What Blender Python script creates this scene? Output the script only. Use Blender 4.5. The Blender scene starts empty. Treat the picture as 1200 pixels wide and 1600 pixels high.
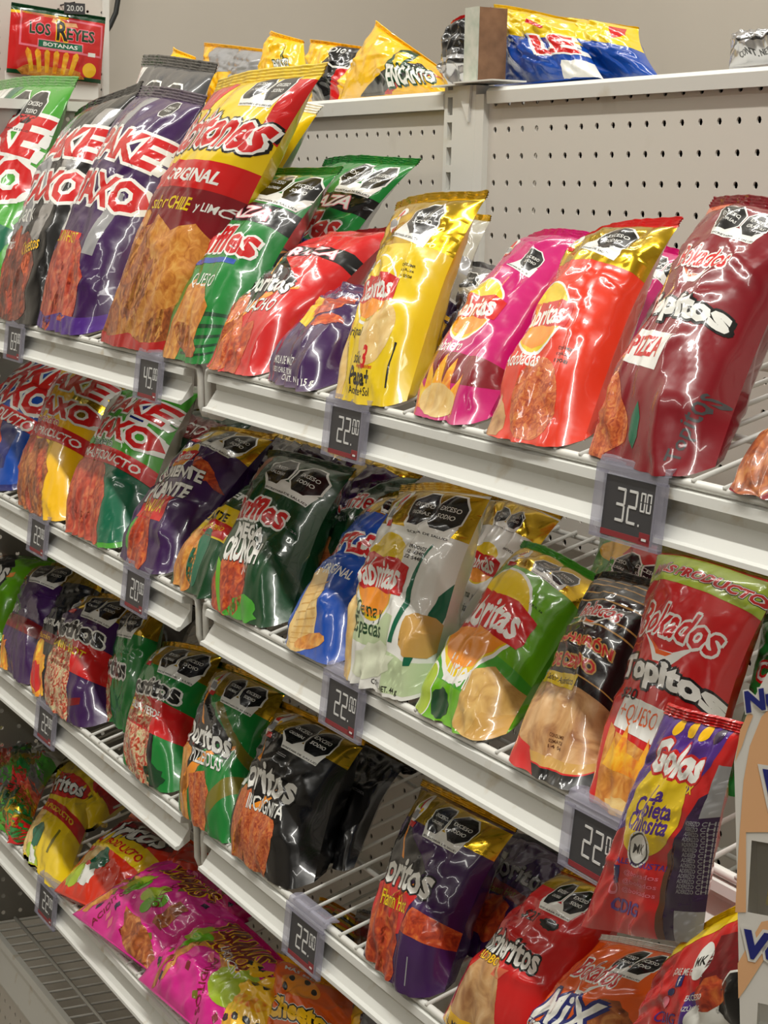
import bpy, bmesh, math, random
from mathutils import Vector, Matrix, noise

C = bpy.context.scene.collection
S = bpy.context.scene
ZO = 1.30                                   # height of the survey origin above the floor

# ------------------------------------------------------------------ camera
YAW, PITCH, ROLL, FOC = 1.08998745, 0.16394681, -0.02444718, 2970.0
CAM = Vector((1.54859796, -0.94346595, -0.06616402))
_f = Vector((-math.sin(YAW)*math.cos(PITCH), math.cos(YAW)*math.cos(PITCH), -math.sin(PITCH)))
_r = _f.cross(Vector((0, 0, 1))).normalized()
_d = _f.cross(_r)
RGT = math.cos(ROLL)*_r + math.sin(ROLL)*_d
DWN = -math.sin(ROLL)*_r + math.cos(ROLL)*_d
FWD = _f
cam = bpy.data.cameras.new('camera')
cam.sensor_fit = 'VERTICAL'; cam.sensor_height = 36.0; cam.lens = 36.0*FOC/1600.0
cam.clip_start = 0.02
camo = bpy.data.objects.new('camera', cam); C.objects.link(camo)
camo.matrix_world = Matrix(((RGT.x, -DWN.x, -FWD.x, CAM.x), (RGT.y, -DWN.y, -FWD.y, CAM.y),
                            (RGT.z, -DWN.z, -FWD.z, CAM.z+ZO), (0, 0, 0, 1)))
S.camera = camo

# ------------------------------------------------------------------ light and exposure
S.view_settings.view_transform = 'Standard'
S.view_settings.look = 'None'
S.view_settings.gamma = 1.0
S.view_settings.use_curve_mapping = False
S.view_settings.exposure = -0.34
w = bpy.data.worlds.new('world'); S.world = w; w.use_nodes = True
w.node_tree.nodes['Background'].inputs[0].default_value = (0.9, 0.95, 1.0, 1)
w.node_tree.nodes['Background'].inputs[1].default_value = 0.04

def area(name, loc, sx, sy, power, col=(1.0, 0.97, 0.90)):
    l = bpy.data.lights.new(name, 'AREA'); l.shape = 'RECTANGLE'; l.size = sx; l.size_y = sy
    l.energy = power; l.color = col
    o = bpy.data.objects.new(name, l); C.objects.link(o); o.location = (loc[0], loc[1], loc[2]+ZO)
    return o
area('ceiling_tube_or_fill', (0.6, -0.70, 1.50), 3.8, 0.06, 62)
area('ceiling_tube_or_fill', (1.9, -1.2, 1.50), 0.08, 2.4, 12)
area('ceiling_tube_or_fill', (0.2, -2.3, 1.50), 2.4, 0.08, 16)
area('ceiling_tube_or_fill', (-1.45, -0.9, 1.50), 0.08, 1.6, 16)
area('ceiling_tube_or_fill', (-0.2, 0.50, 1.50), 2.4, 0.06, 20)  # added fill light, brightens the back wall and the top shelf

# ------------------------------------------------------------------ helpers: pixels of the survey photograph to room coordinates
def ray(u, v): return RGT*((u-600)/FOC) + DWN*((v-800)/FOC) + FWD
def onY(p, y):
    d = ray(*p); return CAM + d*((y-CAM.y)/d.y)
def onX(p, x):
    d = ray(*p); return CAM + d*((x-CAM.x)/d.x)
def proj(P):
    d = P-CAM; z = d.dot(FWD)
    return (600+FOC*d.dot(RGT)/z, 800+FOC*d.dot(DWN)/z)
TIERZ = {1: -0.226, 2: -0.446, 3: -0.667, 4: -0.888}
YF = -0.28                                  # front wire of every display shelf
SLOPE = 0.31
def shelf_z(t, y): return 0.041 if t == 0 else TIERZ[t] + SLOPE*(y-YF)
def bottom(pxx, t, y):
    z = shelf_z(t, y)+0.005; lo, hi = -2.0, 1.6
    for _ in range(40):
        m = (lo+hi)/2
        if proj(Vector((m, y, z)))[0] < pxx: lo = m
        else: hi = m
    return Vector((lo, y, z))

# ------------------------------------------------------------------ materials
def lin(c):
    return tuple(((x/255)/12.92 if x/255 <= 0.04045 else ((x/255+0.055)/1.055)**2.4) for x in c)+(1,)
MATS = {}
def newmat(name):
    m = bpy.data.materials.new(name); m.use_nodes = True; MATS[name] = m
    return m, m.node_tree, m.node_tree.nodes['Principled BSDF']
def bump(nt, b, scale, strength, dist=0.002):
    tc = nt.nodes.new('ShaderNodeTexCoord'); n = nt.nodes.new('ShaderNodeTexNoise')
    n.inputs['Scale'].default_value = scale; n.inputs['Detail'].default_value = 2.0
    nt.links.new(tc.outputs['Object'], n.inputs['Vector'])
    bp = nt.nodes.new('ShaderNodeBump'); bp.inputs['Strength'].default_value = strength; bp.inputs['Distance'].default_value = dist
    nt.links.new(n.outputs['Fac'], bp.inputs['Height']); nt.links.new(bp.outputs['Normal'], b.inputs['Normal'])
def film(name, rgb, rough=0.26, metal=0.0, coat=0.6):
    m, nt, b = newmat(name)
    b.inputs['Base Color'].default_value = lin(rgb); b.inputs['Roughness'].default_value = rough
    b.inputs['Metallic'].default_value = metal
    b.inputs['Coat Weight'].default_value = coat; b.inputs['Coat Roughness'].default_value = 0.045
    bump(nt, b, 55, 0.25)
def food(name, cols, scale=120, rough=0.32):
    m, nt, b = newmat(name)
    tc = nt.nodes.new('ShaderNodeTexCoord'); n = nt.nodes.new('ShaderNodeTexNoise')
    n.inputs['Scale'].default_value = scale; n.inputs['Detail'].default_value = 5; n.inputs['Distortion'].default_value = 1.2
    r = nt.nodes.new('ShaderNodeValToRGB'); e = r.color_ramp.elements
    e[0].position = 0.30; e[0].color = lin(cols[0]); e[1].position = 0.72; e[1].color = lin(cols[-1])
    for k, c in enumerate(cols[1:-1]):
        x = e.new(0.30+0.42*(k+1)/(len(cols)-1)); x.color = lin(c)
    nt.links.new(tc.outputs['Object'], n.inputs['Vector']); nt.links.new(n.outputs['Fac'], r.inputs['Fac'])
    nt.links.new(r.outputs['Color'], b.inputs['Base Color'])
    b.inputs['Roughness'].default_value = rough; b.inputs['Coat Weight'].default_value = 0.55; b.inputs['Coat Roughness'].default_value = 0.045
    bump(nt, b, 55, 0.25)
FILMS = dict(yellow=(236, 202, 22), amber=(252, 196, 20), red=(205, 26, 28), vermilion=(224, 52, 24), maroon=(128, 16, 30),
    darkred=(120, 14, 22), magenta=(196, 14, 110), pink=(226, 38, 150), green=(22, 128, 52), dgreen=(12, 66, 34), lime=(104, 176, 20),
    leaf=(70, 160, 46), teal=(14, 104, 74), blue=(14, 74, 170), navy=(24, 34, 110), sky=(60, 140, 220), purple=(58, 23, 80), plum=(46, 20, 60),
    violet=(80, 40, 136), black=(14, 14, 16), white=(236, 236, 230), cream=(226, 232, 206), mint=(196, 214, 170), orange=(238, 96, 16),
    lorange=(246, 150, 40), grey=(150, 150, 152), dgrey=(70, 70, 72), peach=(238, 180, 128), tan=(206, 160, 84), clear=(176, 172, 158),
    brown=(96, 56, 30), olive=(120, 112, 30), rose=(236, 120, 140), salmon=(226, 110, 80), limefruit=(170, 196, 50))
for k, v in FILMS.items(): film(k, v)
film('gold', (226, 186, 40), 0.20, 0.85, 0.4)
film('silver', (190, 190, 192), 0.22, 0.85, 0.4)
food('chip_gold', [(176, 96, 30), (214, 140, 56), (232, 176, 90)], 90)
food('chip_red', [(120, 24, 14), (190, 66, 28), (222, 120, 52)], 110)
food('chip_brown', [(100, 44, 18), (176, 92, 40), (214, 146, 76)], 90)
food('chip_pale', [(214, 170, 96), (230, 194, 124), (240, 214, 150)], 60)
food('chip_dust', [(150, 46, 24), (206, 100, 50), (226, 150, 80)], 240)
food('rolls', [(140, 30, 24), (196, 72, 48), (220, 128, 84)], 70)
food('rolls_dark', [(60, 24, 16), (128, 50, 34), (176, 92, 60)], 80)
food('pork_rind', [(150, 96, 56), (206, 158, 104), (232, 196, 146)], 45)
food('salsa', [(40, 80, 24), (206, 52, 30), (226, 214, 170), (120, 140, 40)], 150)
food('lime_chip', [(186, 140, 70), (214, 172, 96), (226, 190, 120)], 60)
food('flames', [(226, 90, 20), (244, 170, 30), (250, 214, 60)], 60)

def solid(name, rgb, rough=0.4, bs=0, bst=0.1, metal=0):
    m, nt, b = newmat(name); b.inputs['Base Color'].default_value = lin(rgb); b.inputs['Roughness'].default_value = rough
    b.inputs['Metallic'].default_value = metal
    if bs: bump(nt, b, bs, bst)
    return m
def dirty(name, rgb, dirt, rough=0.38, thr=(0.62, 0.80), scale=22):
    m, nt, b = newmat(name)
    tc = nt.nodes.new('ShaderNodeTexCoord'); n = nt.nodes.new('ShaderNodeTexNoise')
    n.inputs['Scale'].default_value = scale; n.inputs['Detail'].default_value = 6
    r = nt.nodes.new('ShaderNodeValToRGB'); e = r.color_ramp.elements
    e[0].position, e[0].color = thr[0], lin(rgb); e[1].position, e[1].color = thr[1], lin(dirt)
    nt.links.new(tc.outputs['Object'], n.inputs['Vector']); nt.links.new(n.outputs['Fac'], r.inputs['Fac'])
    nt.links.new(r.outputs['Color'], b.inputs['Base Color']); b.inputs['Roughness'].default_value = rough
dirty('shelf_paint', (226, 226, 220), (205, 196, 176))
dirty('lip_paint', (226, 227, 222), (196, 184, 160), 0.35, (0.60, 0.78), 30)
dirty('panel_paint', (214, 209, 200), (204, 198, 188), 0.5)
dirty('grey_panel', (150, 148, 142), (136, 134, 128), 0.5)
dirty('wall_paint', (200, 193, 182), (194, 187, 176), 0.8, (0.3, 0.8), 3)
solid('ceiling_paint', (190, 188, 180), 0.9)
dirty('floor_tile', (140, 134, 124), (126, 120, 110), 0.3, (0.3, 0.7), 4)
solid('hollow_shade', (22, 20, 18), 0.9)  # near-black colour standing in for the shade inside hollows
solid('screen', (62, 62, 66), 0.35)
solid('segment', (222, 222, 220), 0.5)
solid('tag_red', (140, 40, 48), 0.4)
solid('cable_rubber', (30, 32, 32), 0.5)
dirty('board_core', (150, 112, 84), (124, 92, 68), 0.85, (0.35, 0.7), 70)
dirty('board_face', (206, 206, 194), (176, 186, 170), 0.7, (0.4, 0.7), 60)
solid('card_white', (238, 236, 230), 0.45, 30, 0.1)
solid('card_peach', (244, 190, 140), 0.45, 30, 0.1)
solid('ink_blue', (36, 44, 130), 0.45)
solid('ink_lime', (170, 180, 40), 0.45)
m, nt, b = newmat('clear_plastic')
tr = nt.nodes.new('ShaderNodeBsdfTransparent'); tr.inputs[0].default_value = (0.90, 0.90, 0.94, 1)
mx = nt.nodes.new('ShaderNodeMixShader'); mx.inputs[0].default_value = 0.34
b.inputs['Base Color'].default_value = lin((186, 184, 198)); b.inputs['Roughness'].default_value = 0.12
nt.links.new(tr.outputs[0], mx.inputs[1]); nt.links.new(b.outputs[0], mx.inputs[2])
nt.links.new(mx.outputs[0], nt.nodes['Material Output'].inputs[0])
m, nt, b = newmat('clear_film')
tr = nt.nodes.new('ShaderNodeBsdfTransparent')
mx = nt.nodes.new('ShaderNodeMixShader'); mx.inputs[0].default_value = 0.14
b.inputs['Base Color'].default_value = lin((210, 205, 195)); b.inputs['Roughness'].default_value = 0.1
nt.links.new(tr.outputs[0], mx.inputs[1]); nt.links.new(b.outputs[0], mx.inputs[2])
nt.links.new(mx.outputs[0], nt.nodes['Material Output'].inputs[0])

# ------------------------------------------------------------------ mesh builder
class MB:
    def __init__(s): s.v = []; s.f = []; s.m = []; s.mats = []
    def mi(s, mat):
        if mat not in s.mats: s.mats.append(mat)
        return s.mats.index(mat)
    def add(s, vs, fs, mat):
        o = len(s.v); k = s.mi(mat); s.v += [Vector(x) for x in vs]
        for f in fs: s.f.append([i+o for i in f]); s.m.append(k)
    def box(s, a, b, mat):
        (x0, y0, z0), (x1, y1, z1) = a, b
        s.add([(x0, y0, z0), (x1, y0, z0), (x1, y1, z0), (x0, y1, z0), (x0, y0, z1), (x1, y0, z1), (x1, y1, z1), (x0, y1, z1)],
              [(0, 3, 2, 1), (4, 5, 6, 7), (0, 1, 5, 4), (1, 2, 6, 5), (2, 3, 7, 6), (3, 0, 4, 7)], mat)
    def tube(s, pts, r, mat, n=8, close=True):
        pts = [Vector(p) for p in pts]; rings = []; up = None
        for i, p in enumerate(pts):
            t = (pts[min(i+1, len(pts)-1)]-pts[max(i-1, 0)]).normalized()
            if up is None: up = Vector((0, 0, 1)) if abs(t.z) < 0.9 else Vector((1, 0, 0))
            a = (up - t*up.dot(t)).normalized(); b = t.cross(a); up = a
            rings.append([p + a*(r*math.cos(2*math.pi*k/n)) + b*(r*math.sin(2*math.pi*k/n)) for k in range(n)])
        vs = [x for g in rings for x in g]; fs = []
        for i in range(len(rings)-1):
            for k in range(n):
                fs.append((i*n+k, i*n+(k+1) % n, (i+1)*n+(k+1) % n, (i+1)*n+k))
        fs.append(tuple(reversed(range(n)))); fs.append(tuple(range((len(rings)-1)*n, len(rings)*n)))
        s.add(vs, fs, mat)
    def extrude_x(s, prof, x0, x1, mat, closed=True):
        n = len(prof); vs = [(x0, y, z) for y, z in prof]+[(x1, y, z) for y, z in prof]
        fs = [(i, (i+1) % n, n+(i+1) % n, n+i) for i in range(n if closed else n-1)]
        fs += [tuple(reversed(range(n))), tuple(range(n, 2*n))]
        s.add(vs, fs, mat)
    def quad(s, pts, mat): s.add(pts, [tuple(range(len(pts)))], mat)
    def build(s, name, parent=None, loc=None, smooth=False, off=None):
        me = bpy.data.meshes.new(name)
        base = off if off is not None else Vector((0, 0, 0))
        me.from_pydata([v-base for v in s.v], [], s.f)
        for x in s.mats: me.materials.append(MATS[x])
        me.polygons.foreach_set('material_index', s.m)
        if smooth: me.polygons.foreach_set('use_smooth', [True]*len(s.f))
        me.update()
        o = bpy.data.objects.new(name, me); C.objects.link(o)
        if parent: o.parent = parent
        else: o.location = base + Vector((0, 0, ZO))
        return o
def tag(o, label=None, cat=None, group=None, kind=None):
    if label: o['label'] = label
    if cat: o['category'] = cat
    if group: o['group'] = group
    if kind: o['kind'] = kind
    return o
def root(name, loc, label, cat, group=None):
    o = bpy.data.objects.new(name, None); C.objects.link(o); o.empty_display_size = 0.02
    o.location = Vector(loc)+Vector((0, 0, ZO)); return tag(o, label, cat, group)

# ------------------------------------------------------------------ the room
def slab(name, a, b, mat):
    m = MB(); m.box(a, b, mat); return tag(m.build(name), kind='structure')
XW0, XW1, YW0, YW1, ZF, ZC = -1.88, 4.0, -4.0, 1.0, -1.30, 1.56
slab('floor', (XW0-.1, YW0-.1, ZF-.05), (XW1+.1, YW1+.1, ZF), 'floor_tile')
slab('ceiling', (XW0-.1, YW0-.1, ZC), (XW1+.1, YW1+.1, ZC+.05), 'ceiling_paint')
slab('wall_back', (XW0-.1, YW1, ZF), (XW1+.1, YW1+.1, ZC), 'wall_paint')
slab('wall_left', (XW0-.1, YW0, ZF), (XW0, YW1, ZC), 'wall_paint')
slab('wall_right', (XW1, YW0, ZF), (XW1+.1, YW1, ZC), 'wall_paint')
slab('wall_front', (XW0-.1, YW0-.1, ZF), (XW1+.1, YW0, ZC), 'wall_paint')

# ------------------------------------------------------------------ perforated panels with real holes
def perforated(mb, origin, ax, ay, nrm, nx, nz, mat, p=0.025, r=0.0031, th=0.0016):
    """nx by nz cells of pitch p, a hole in the middle of each, as one sheet with thickness"""
    o = Vector(origin); ax = Vector(ax); ay = Vector(ay); nrm = Vector(nrm)
    h = p/2; sq = [(h, 0), (h, h), (0, h), (-h, h), (-h, 0), (-h, -h), (0, -h), (h, -h)]
    ci = [(r*math.cos(math.pi*k/4), r*math.sin(math.pi*k/4)) for k in range(8)]
    for i in range(nx):
        for j in range(nz):
            c = o + ax*(i*p) - ay*(j*p)
            vs = [c+ax*a+ay*b for a, b in sq]+[c+ax*a+ay*b for a, b in ci]+[c+ax*a+ay*b-nrm*th for a, b in ci]
            fs = [(k, (k+1) % 8, 8+(k+1) % 8, 8+k) for k in range(8)]+[(8+k, 8+(k+1) % 8, 16+(k+1) % 8, 16+k) for k in range(8)]
            mb.add(vs, fs, mat)
def back_panel(x_first, nx, x0, x1, label, rows0):
    r_ = root('back_panel', (x0, 0, -1.13), label, 'panel', 'perforated back panels of the shelving')
    m = MB(); perforated(m, (x_first, 0, rows0*0.025), (1, 0, 0), (0, 0, 1), (0, -1, 0), nx, 45+rows0, 'panel_paint')
    m.box((x0, 0, 0.0125+rows0*0.025), (x1, 0.0016, 0.0395), 'panel_paint')
    m.build('sheet', r_, off=Vector((x0, 0, -1.13)))
    m = MB(); m.box((x0, 0.055, -1.13), (x1, 0.062, 0.03), 'hollow_shade'); m.build('hole_shade', r_, off=Vector((x0, 0, -1.13)))  # dark sheet in the cavity, its colour paints the shade behind the holes
    return r_
back_panel(0.0-0.05, 44, -0.062, 1.05, 'white perforated back panel behind the red and maroon bags, right of the upright', 1)
back_panel(-0.4717-0.525, 35, -1.01, -0.134, 'white perforated back panel left of the slotted upright, under the yellow bags', 0)

def top_rail(x0, x1, zb, label):
    m = MB(); r = 0.004
    m.extrude_x([(0.05, 0.040), (0.05, 0.036), (-0.003, 0.036-0.001), (-0.003, zb), (-0.007, zb), (-0.008, 0.036), (-0.005, 0.0395)], x0, x1, 'shelf_paint')
    return tag(m.build('top_rail'), label, 'rail', 'top rails of the shelving')
top_rail(-0.055, 1.05, 0.0245, 'white top rail under the blue and yellow bags, right bay')
top_rail(-1.0, -0.140, 0.0215, 'white top rail under the row of yellow bags, left bay')
m = MB(); m.box((-1.14, 0.0505, 0.030), (1.05, 0.40, 0.0395), 'shelf_paint')
tag(m.build('top_shelf'), 'white flat top shelf the yellow bags lie on', 'shelf')

# upright with slots
r_ = root('shelf_upright', (-0.10, 0, ZF), 'white slotted steel upright between the two bays', 'upright')
off = Vector((-0.10, 0, ZF))
m = MB(); m.box((-0.1195, -0.0062, ZF), (-0.078, 0.05, 0.043), 'shelf_paint'); m.build('post', r_, off=off)
m = MB(); m.box((-0.078, -0.006, ZF), (-0.0625, 0.02, 0.034), 'shelf_paint'); m.build('side_flange', r_, off=off)
m = MB(); m.box((-0.140, -0.006, ZF), (-0.1335, 0.004, 0.043), 'shelf_paint'); m.box((-0.1235, -0.006, ZF), (-0.1195, 0.004, 0.043), 'shelf_paint')
z = 0.0365
while z > -1.2:
    m.box((-0.1335, -0.006, z-0.0035), (-0.1235, 0.004, z+0.0035), 'shelf_paint'); z -= 0.0243
m.build('slotted_strip', r_, off=off)
m = MB(); m.box((-0.1335, 0.0045, ZF), (-0.1235, 0.006, 0.036), 'hollow_shade'); m.build('slot_shade', r_, off=off)  # added dark sheet, paints the shade seen in the slots
m = MB(); m.box((-0.150, -0.016, 0.0432), (-0.098, 0.02, 0.0446), 'shelf_paint'); m.box((-0.102, -0.018, 0.0447), (-0.028, 0.02, 0.0461), 'shelf_paint')
m.add([(-0.112, -0.0064, 0.043), (-0.084, -0.0064, 0.043), (-0.088, -0.0064, 0.008), (-0.112, -0.009, 0.043), (-0.084, -0.009, 0.043), (-0.088, -0.009, 0.008)], [(5, 4, 3), (0, 1, 2), (0, 3, 4, 1), (1, 4, 5, 2), (2, 5, 3, 0)], 'shelf_paint')
m.build('top_plate', r_, off=off)

# board offcut on the upright
m = MB(); m.box((-0.112, 0.0005, 0.0465), (-0.0875, 0.032, 0.1175), 'board_core'); m.box((-0.1125, -0.0012, 0.0465), (-0.087, 0.0005, 0.1178), 'board_face')
tag(m.build('board_offcut', off=Vector((-0.1, 0.015, 0.0465))), 'raw brown board offcut with whitened face standing on the upright', 'board')

# end panel of the left bay
r_ = root('end_panel', (-1.01, -0.15, -1.13), 'grey perforated end panel closing the left bay', 'panel')
off = Vector((-1.01, -0.15, -1.13))
m = MB(); perforated(m, (-1.01, -0.1865-0.025*6, 0.0-0.296+0.325), (0, 1, 0), (0, 0, 1), (1, 0, 0), 14, 46, 'grey_panel'); m.build('sheet', r_, off=off)
m = MB(); m.box((-1.03, -0.36, 0.040), (-1.005, 0.0, 0.053), 'shelf_paint'); m.build('cap_rail', r_, off=off)

# ------------------------------------------------------------------ wire shelves
def lip_prof(yf, zf):
    p = [(-0.001, -0.0035), (-0.0045, -0.0045), (-0.0055, -0.0105), (-0.0035, -0.0108), (0.0035, -0.0120), (0.0038, -0.0185),
         (-0.0060, -0.0335), (-0.0100, -0.0345), (-0.0105, -0.0375), (-0.0075, -0.0385), (0.0050, -0.0300), (0.0062, -0.0040)]
    return [(yf+a, zf+b) for a, b in p]
def wire_shelf(t, x0, x1, label, gap_right=False):
    z0 = TIERZ[t]; off = Vector(((x0+x1)/2, YF, z0))
    r_ = root('wire_shelf', off, label, 'shelf', 'sloping wire shelves')
    L = lambda y, dz=0.0: z0 + SLOPE*(y-YF)+dz
    m = MB(); yb = -0.008
    n = int((x1-x0-0.012)/0.0297); st = (x1-x0-0.012)/n
    for i in range(n+1):
        x = x0+0.006+i*st
        m.tube([(x, YF-0.003, L(YF, 0.0022)), (x, -0.15, L(-0.15, 0.0022)), (x, yb, L(yb, 0.0022))], 0.0018, 'shelf_paint', 6)
    for y in (-0.212, -0.11, yb):
        m.tube([(x0, y, L(y, -0.0022)), (x1, y, L(y, -0.0022))], 0.0024, 'shelf_paint', 6)
    m.build('wire_grid', r_, off=off, smooth=True)
    m = MB(); a = 0.008
    def side(x, sx):
        return [(x, YF+0.004, z0-0.044), (x, YF+0.001, z0-0.036), (x, YF, z0-0.008), (x-sx*a*.3, YF, z0-0.002)]
    path = [(x0, -0.02, L(-0.02, -0.03)), (x0, YF+0.05, L(YF+.05, -0.046)), (x0, YF+0.014, z0-0.046)]+side(x0, -1)[0:]+[(x0+a, YF, z0)]
    path += [(x1-a, YF, z0)]+list(reversed(side(x1, 1)))+[(x1, YF+0.014, z0-0.046), (x1, YF+0.05, L(YF+.05, -0.046)), (x1, -0.02, L(-0.02, -0.03))]
    m.tube(path, 0.0032, 'shelf_paint', 10); m.build('front_wire', r_, off=off, smooth=True)
    m = MB(); m.extrude_x(lip_prof(YF, z0), x0+0.012, x1-(0.030 if gap_right else 0.012), 'lip_paint'); m.build('price_rail', r_, off=off)
    return r_
RB0, RB1, LB0, LB1 = -0.082, 1.00, -1.000, -0.100
RIGHTL = {1: 'wide white wire shelf of the right bay, topmost, under the yellow and magenta bags',
          2: 'wide white wire shelf of the right bay, second down, under the white and lime bags',
          3: 'wide white wire shelf of the right bay, third down, under the black and purple bags',
          4: 'wide white wire shelf at the bottom of the right bay, mostly below the frame'}
LEFTL = {1: 'white wire shelf of the left bay, topmost, under the tall bags',
         2: 'white wire shelf of the left bay, second down, under the bags with red banners',
         3: 'white wire shelf of the left bay, third down, under the purple and green bags',
         4: 'dusty white wire shelf of the left bay, fourth down, under the pink bags'}
for t in (1, 2, 3, 4): wire_shelf(t, RB0, RB1, RIGHTL[t])
for t in (1, 2, 3, 4): wire_shelf(t, LB0, LB1, LEFTL[t], True)

# empty base shelf
ZB, YB = -1.107, -0.235
def base_shelf(x0, x1, label):
    off = Vector(((x0+x1)/2, YB, ZB)); r_ = root('base_shelf', off, label, 'shelf', 'flat base shelves')
    m = MB(); n = int((x1-x0)/0.0285)
    for i in range(n+1):
        x = x0+0.003+i*(x1-x0-0.006)/n
        m.tube([(x, YB, ZB+0.001), (x, -0.01, ZB+0.001)], 0.0019, 'shelf_paint', 6)
    for y in (-0.197, -0.1, -0.012): m.tube([(x0, y, ZB+0.0045), (x1, y, ZB+0.0045)], 0.0026, 'shelf_paint', 6)
    m.build('wire_grid', r_, off=off, smooth=True)
    m = MB(); m.extrude_x([(YB+0.004, ZB+0.004), (YB-0.003, ZB+0.003), (YB-0.005, ZB-0.006), (YB+0.001, ZB-0.008), (YB+0.002, ZB-0.022), (YB-0.006, ZB-0.058),
        (YB-0.004, ZB-0.064), (YB+0.006, ZB-0.064)], x0, x1, 'lip_paint'); m.build('front_lip', r_, off=off)
    m = MB(); perforated(m, (x0+0.0125, YB+0.004, -1.1735), (1, 0, 0), (0, 0, 1), (0, -1, 0), int((x1-x0)/0.025), 5, 'panel_paint'); m.build('kick_plate', r_, off=off)
    m = MB(); m.box((x0, YB+0.03, ZF), (x1, YB+0.034, -1.16), 'hollow_shade'); m.build('kick_shade', r_, off=off)  # dark sheet painting the shade behind the kick plate's holes
base_shelf(LB0, LB1, 'empty flat white wire base shelf at lower left')
base_shelf(RB0, RB1, 'flat white wire base shelf below the frame, right bay')

# ------------------------------------------------------------------ electronic price tags
SEG = {'0': 'abcdef', '2': 'abged', '3': 'abgcd', '4': 'fgbc', '5': 'afgcd', '6': 'afgedc', '9': 'abcdfg'}
def digit(ch, x, z, w_, h_, t):
    """seven segment strokes as (x0,z0,x1,z1) boxes"""
    g = t*0.35; R = {'a': (x+g, z+h_-t, x+w_-g, z+h_), 'd': (x+g, z, x+w_-g, z+t), 'g': (x+g, z+h_/2-t/2, x+w_-g, z+h_/2+t/2),
         'f': (x, z+h_/2+g, x+t, z+h_-g), 'b': (x+w_-t, z+h_/2+g, x+w_, z+h_-g), 'e': (x, z+g, x+t, z+h_/2-g), 'c': (x+w_-t, z+g, x+w_, z+h_/2-g)}
    return [R[s] for s in SEG[ch]]
def price_tag(t, xc, num, label, w_=0.073):
    z0 = TIERZ[t]; org = Vector((xc, YF-0.0065, z0-0.018)); r_ = root('price_tag', org, label, 'price tag', 'electronic price tags on the shelf rails')
    tilt = 0.17                                                      # the face leans out at its foot
    def P(x, z, o): return Vector((xc+x, YF-0.0060-o-(0.006-z)*tilt*0.55, z0+z))
    def plate(m, x0, za, x1, zb, o, th, mat):
        vs = [P(x0, za, o), P(x1, za, o), P(x1, zb, o), P(x0, zb, o), P(x0, za, o-th), P(x1, za, o-th), P(x1, zb, o-th), P(x0, zb, o-th)]
        m.add(vs, [(0, 1, 2, 3), (5, 4, 7, 6), (4, 5, 1, 0), (3, 2, 6, 7), (4, 0, 3, 7), (1, 5, 6, 2)], mat)
    hw = w_/2; dw = w_*0.36
    m = MB(); plate(m, -dw, -0.0405, dw, -0.0040, 0.0015, 0.0012, 'screen')
    plate(m, -dw, -0.0405, dw, -0.0370, 0.0018, 0.0003, 'tag_red'); plate(m, dw*0.55, -0.0390, dw*0.95, -0.0335, 0.0018, 0.0003, 'tag_red')
    plate(m, dw*0.66, -0.0382, dw*0.84, -0.0368, 0.0020, 0.0002, 'segment')
    for k, ch in enumerate(num):
        for s_ in digit(ch, -0.013+k*0.0125, -0.0305, 0.0095, 0.0205, 0.0016): plate(m, s_[0], s_[1], s_[2], s_[3], 0.0019, 0.0003, 'segment')
    for k in range(2):
        for s_ in digit('0', 0.0122+k*0.0062, -0.0215, 0.0048, 0.0115, 0.0010): plate(m, s_[0], s_[1], s_[2], s_[3], 0.0019, 0.0003, 'segment')
    plate(m, 0.0118, -0.0306, 0.0130, -0.0293, 0.0019, 0.0003, 'segment')
    disp = m; m = MB()
    plate(m, -hw, -0.0430, -dw-0.001, -0.0020, 0.0030, 0.0030, 'clear_plastic'); plate(m, dw+0.001, -0.0430, hw, -0.0020, 0.0030, 0.0030, 'clear_plastic')
    plate(m, -hw, -0.0430, hw, -0.0412, 0.0030, 0.0030, 'clear_plastic'); plate(m, -hw, -0.0032, hw, 0.0022, 0.0030, 0.0016, 'clear_plastic')
    prof = [(YF-0.0074, z0+0.002), (YF-0.0060, z0+0.0062), (YF-0.001, z0+0.0078), (YF+0.006, z0+0.0070), (YF+0.006, z0+0.0056), (YF-0.001, z0+0.0062), (YF-0.0050, z0+0.0048), (YF-0.0060, z0+0.002)]
    m.extrude_x(prof, xc-hw, xc+hw, 'clear_plastic'); h_ = m.build('holder', r_, off=org); disp.build('display', h_, off=org)
for a in [(1, -0.668, '69', 'small price tag under the black bag, top shelf of the left bay'),
          (1, -0.211, '45', 'price tag reading 45 under the yellow chilli chip bag'),
          (1, 0.227, '22', 'price tag reading 22 below the yellow potato chip bag'),
          (1, 0.614, '32', 'price tag reading 32 below the maroon bag'),
          (2, -0.578, '22', 'price tag on the second left shelf below the orange snack mix bag'),
          (2, -0.247, '20', 'price tag reading 20 below the small purple bag'),
          (2, 0.232, '22', 'price tag reading 22 below the white cream chip bag'),
          (2, 0.594, '22', 'price tag half hidden behind the purple and red hanging packet'),
          (3, -0.552, '22', 'price tag on the third left shelf below the purple tortilla chip bag'),
          (3, 0.167, '22', 'price tag reading 22 below the gap in the black bags'),
          (4, -0.553, '22', 'price tag on the dusty bottom left shelf beside the orange bag')]:
    price_tag(*a)
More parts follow.
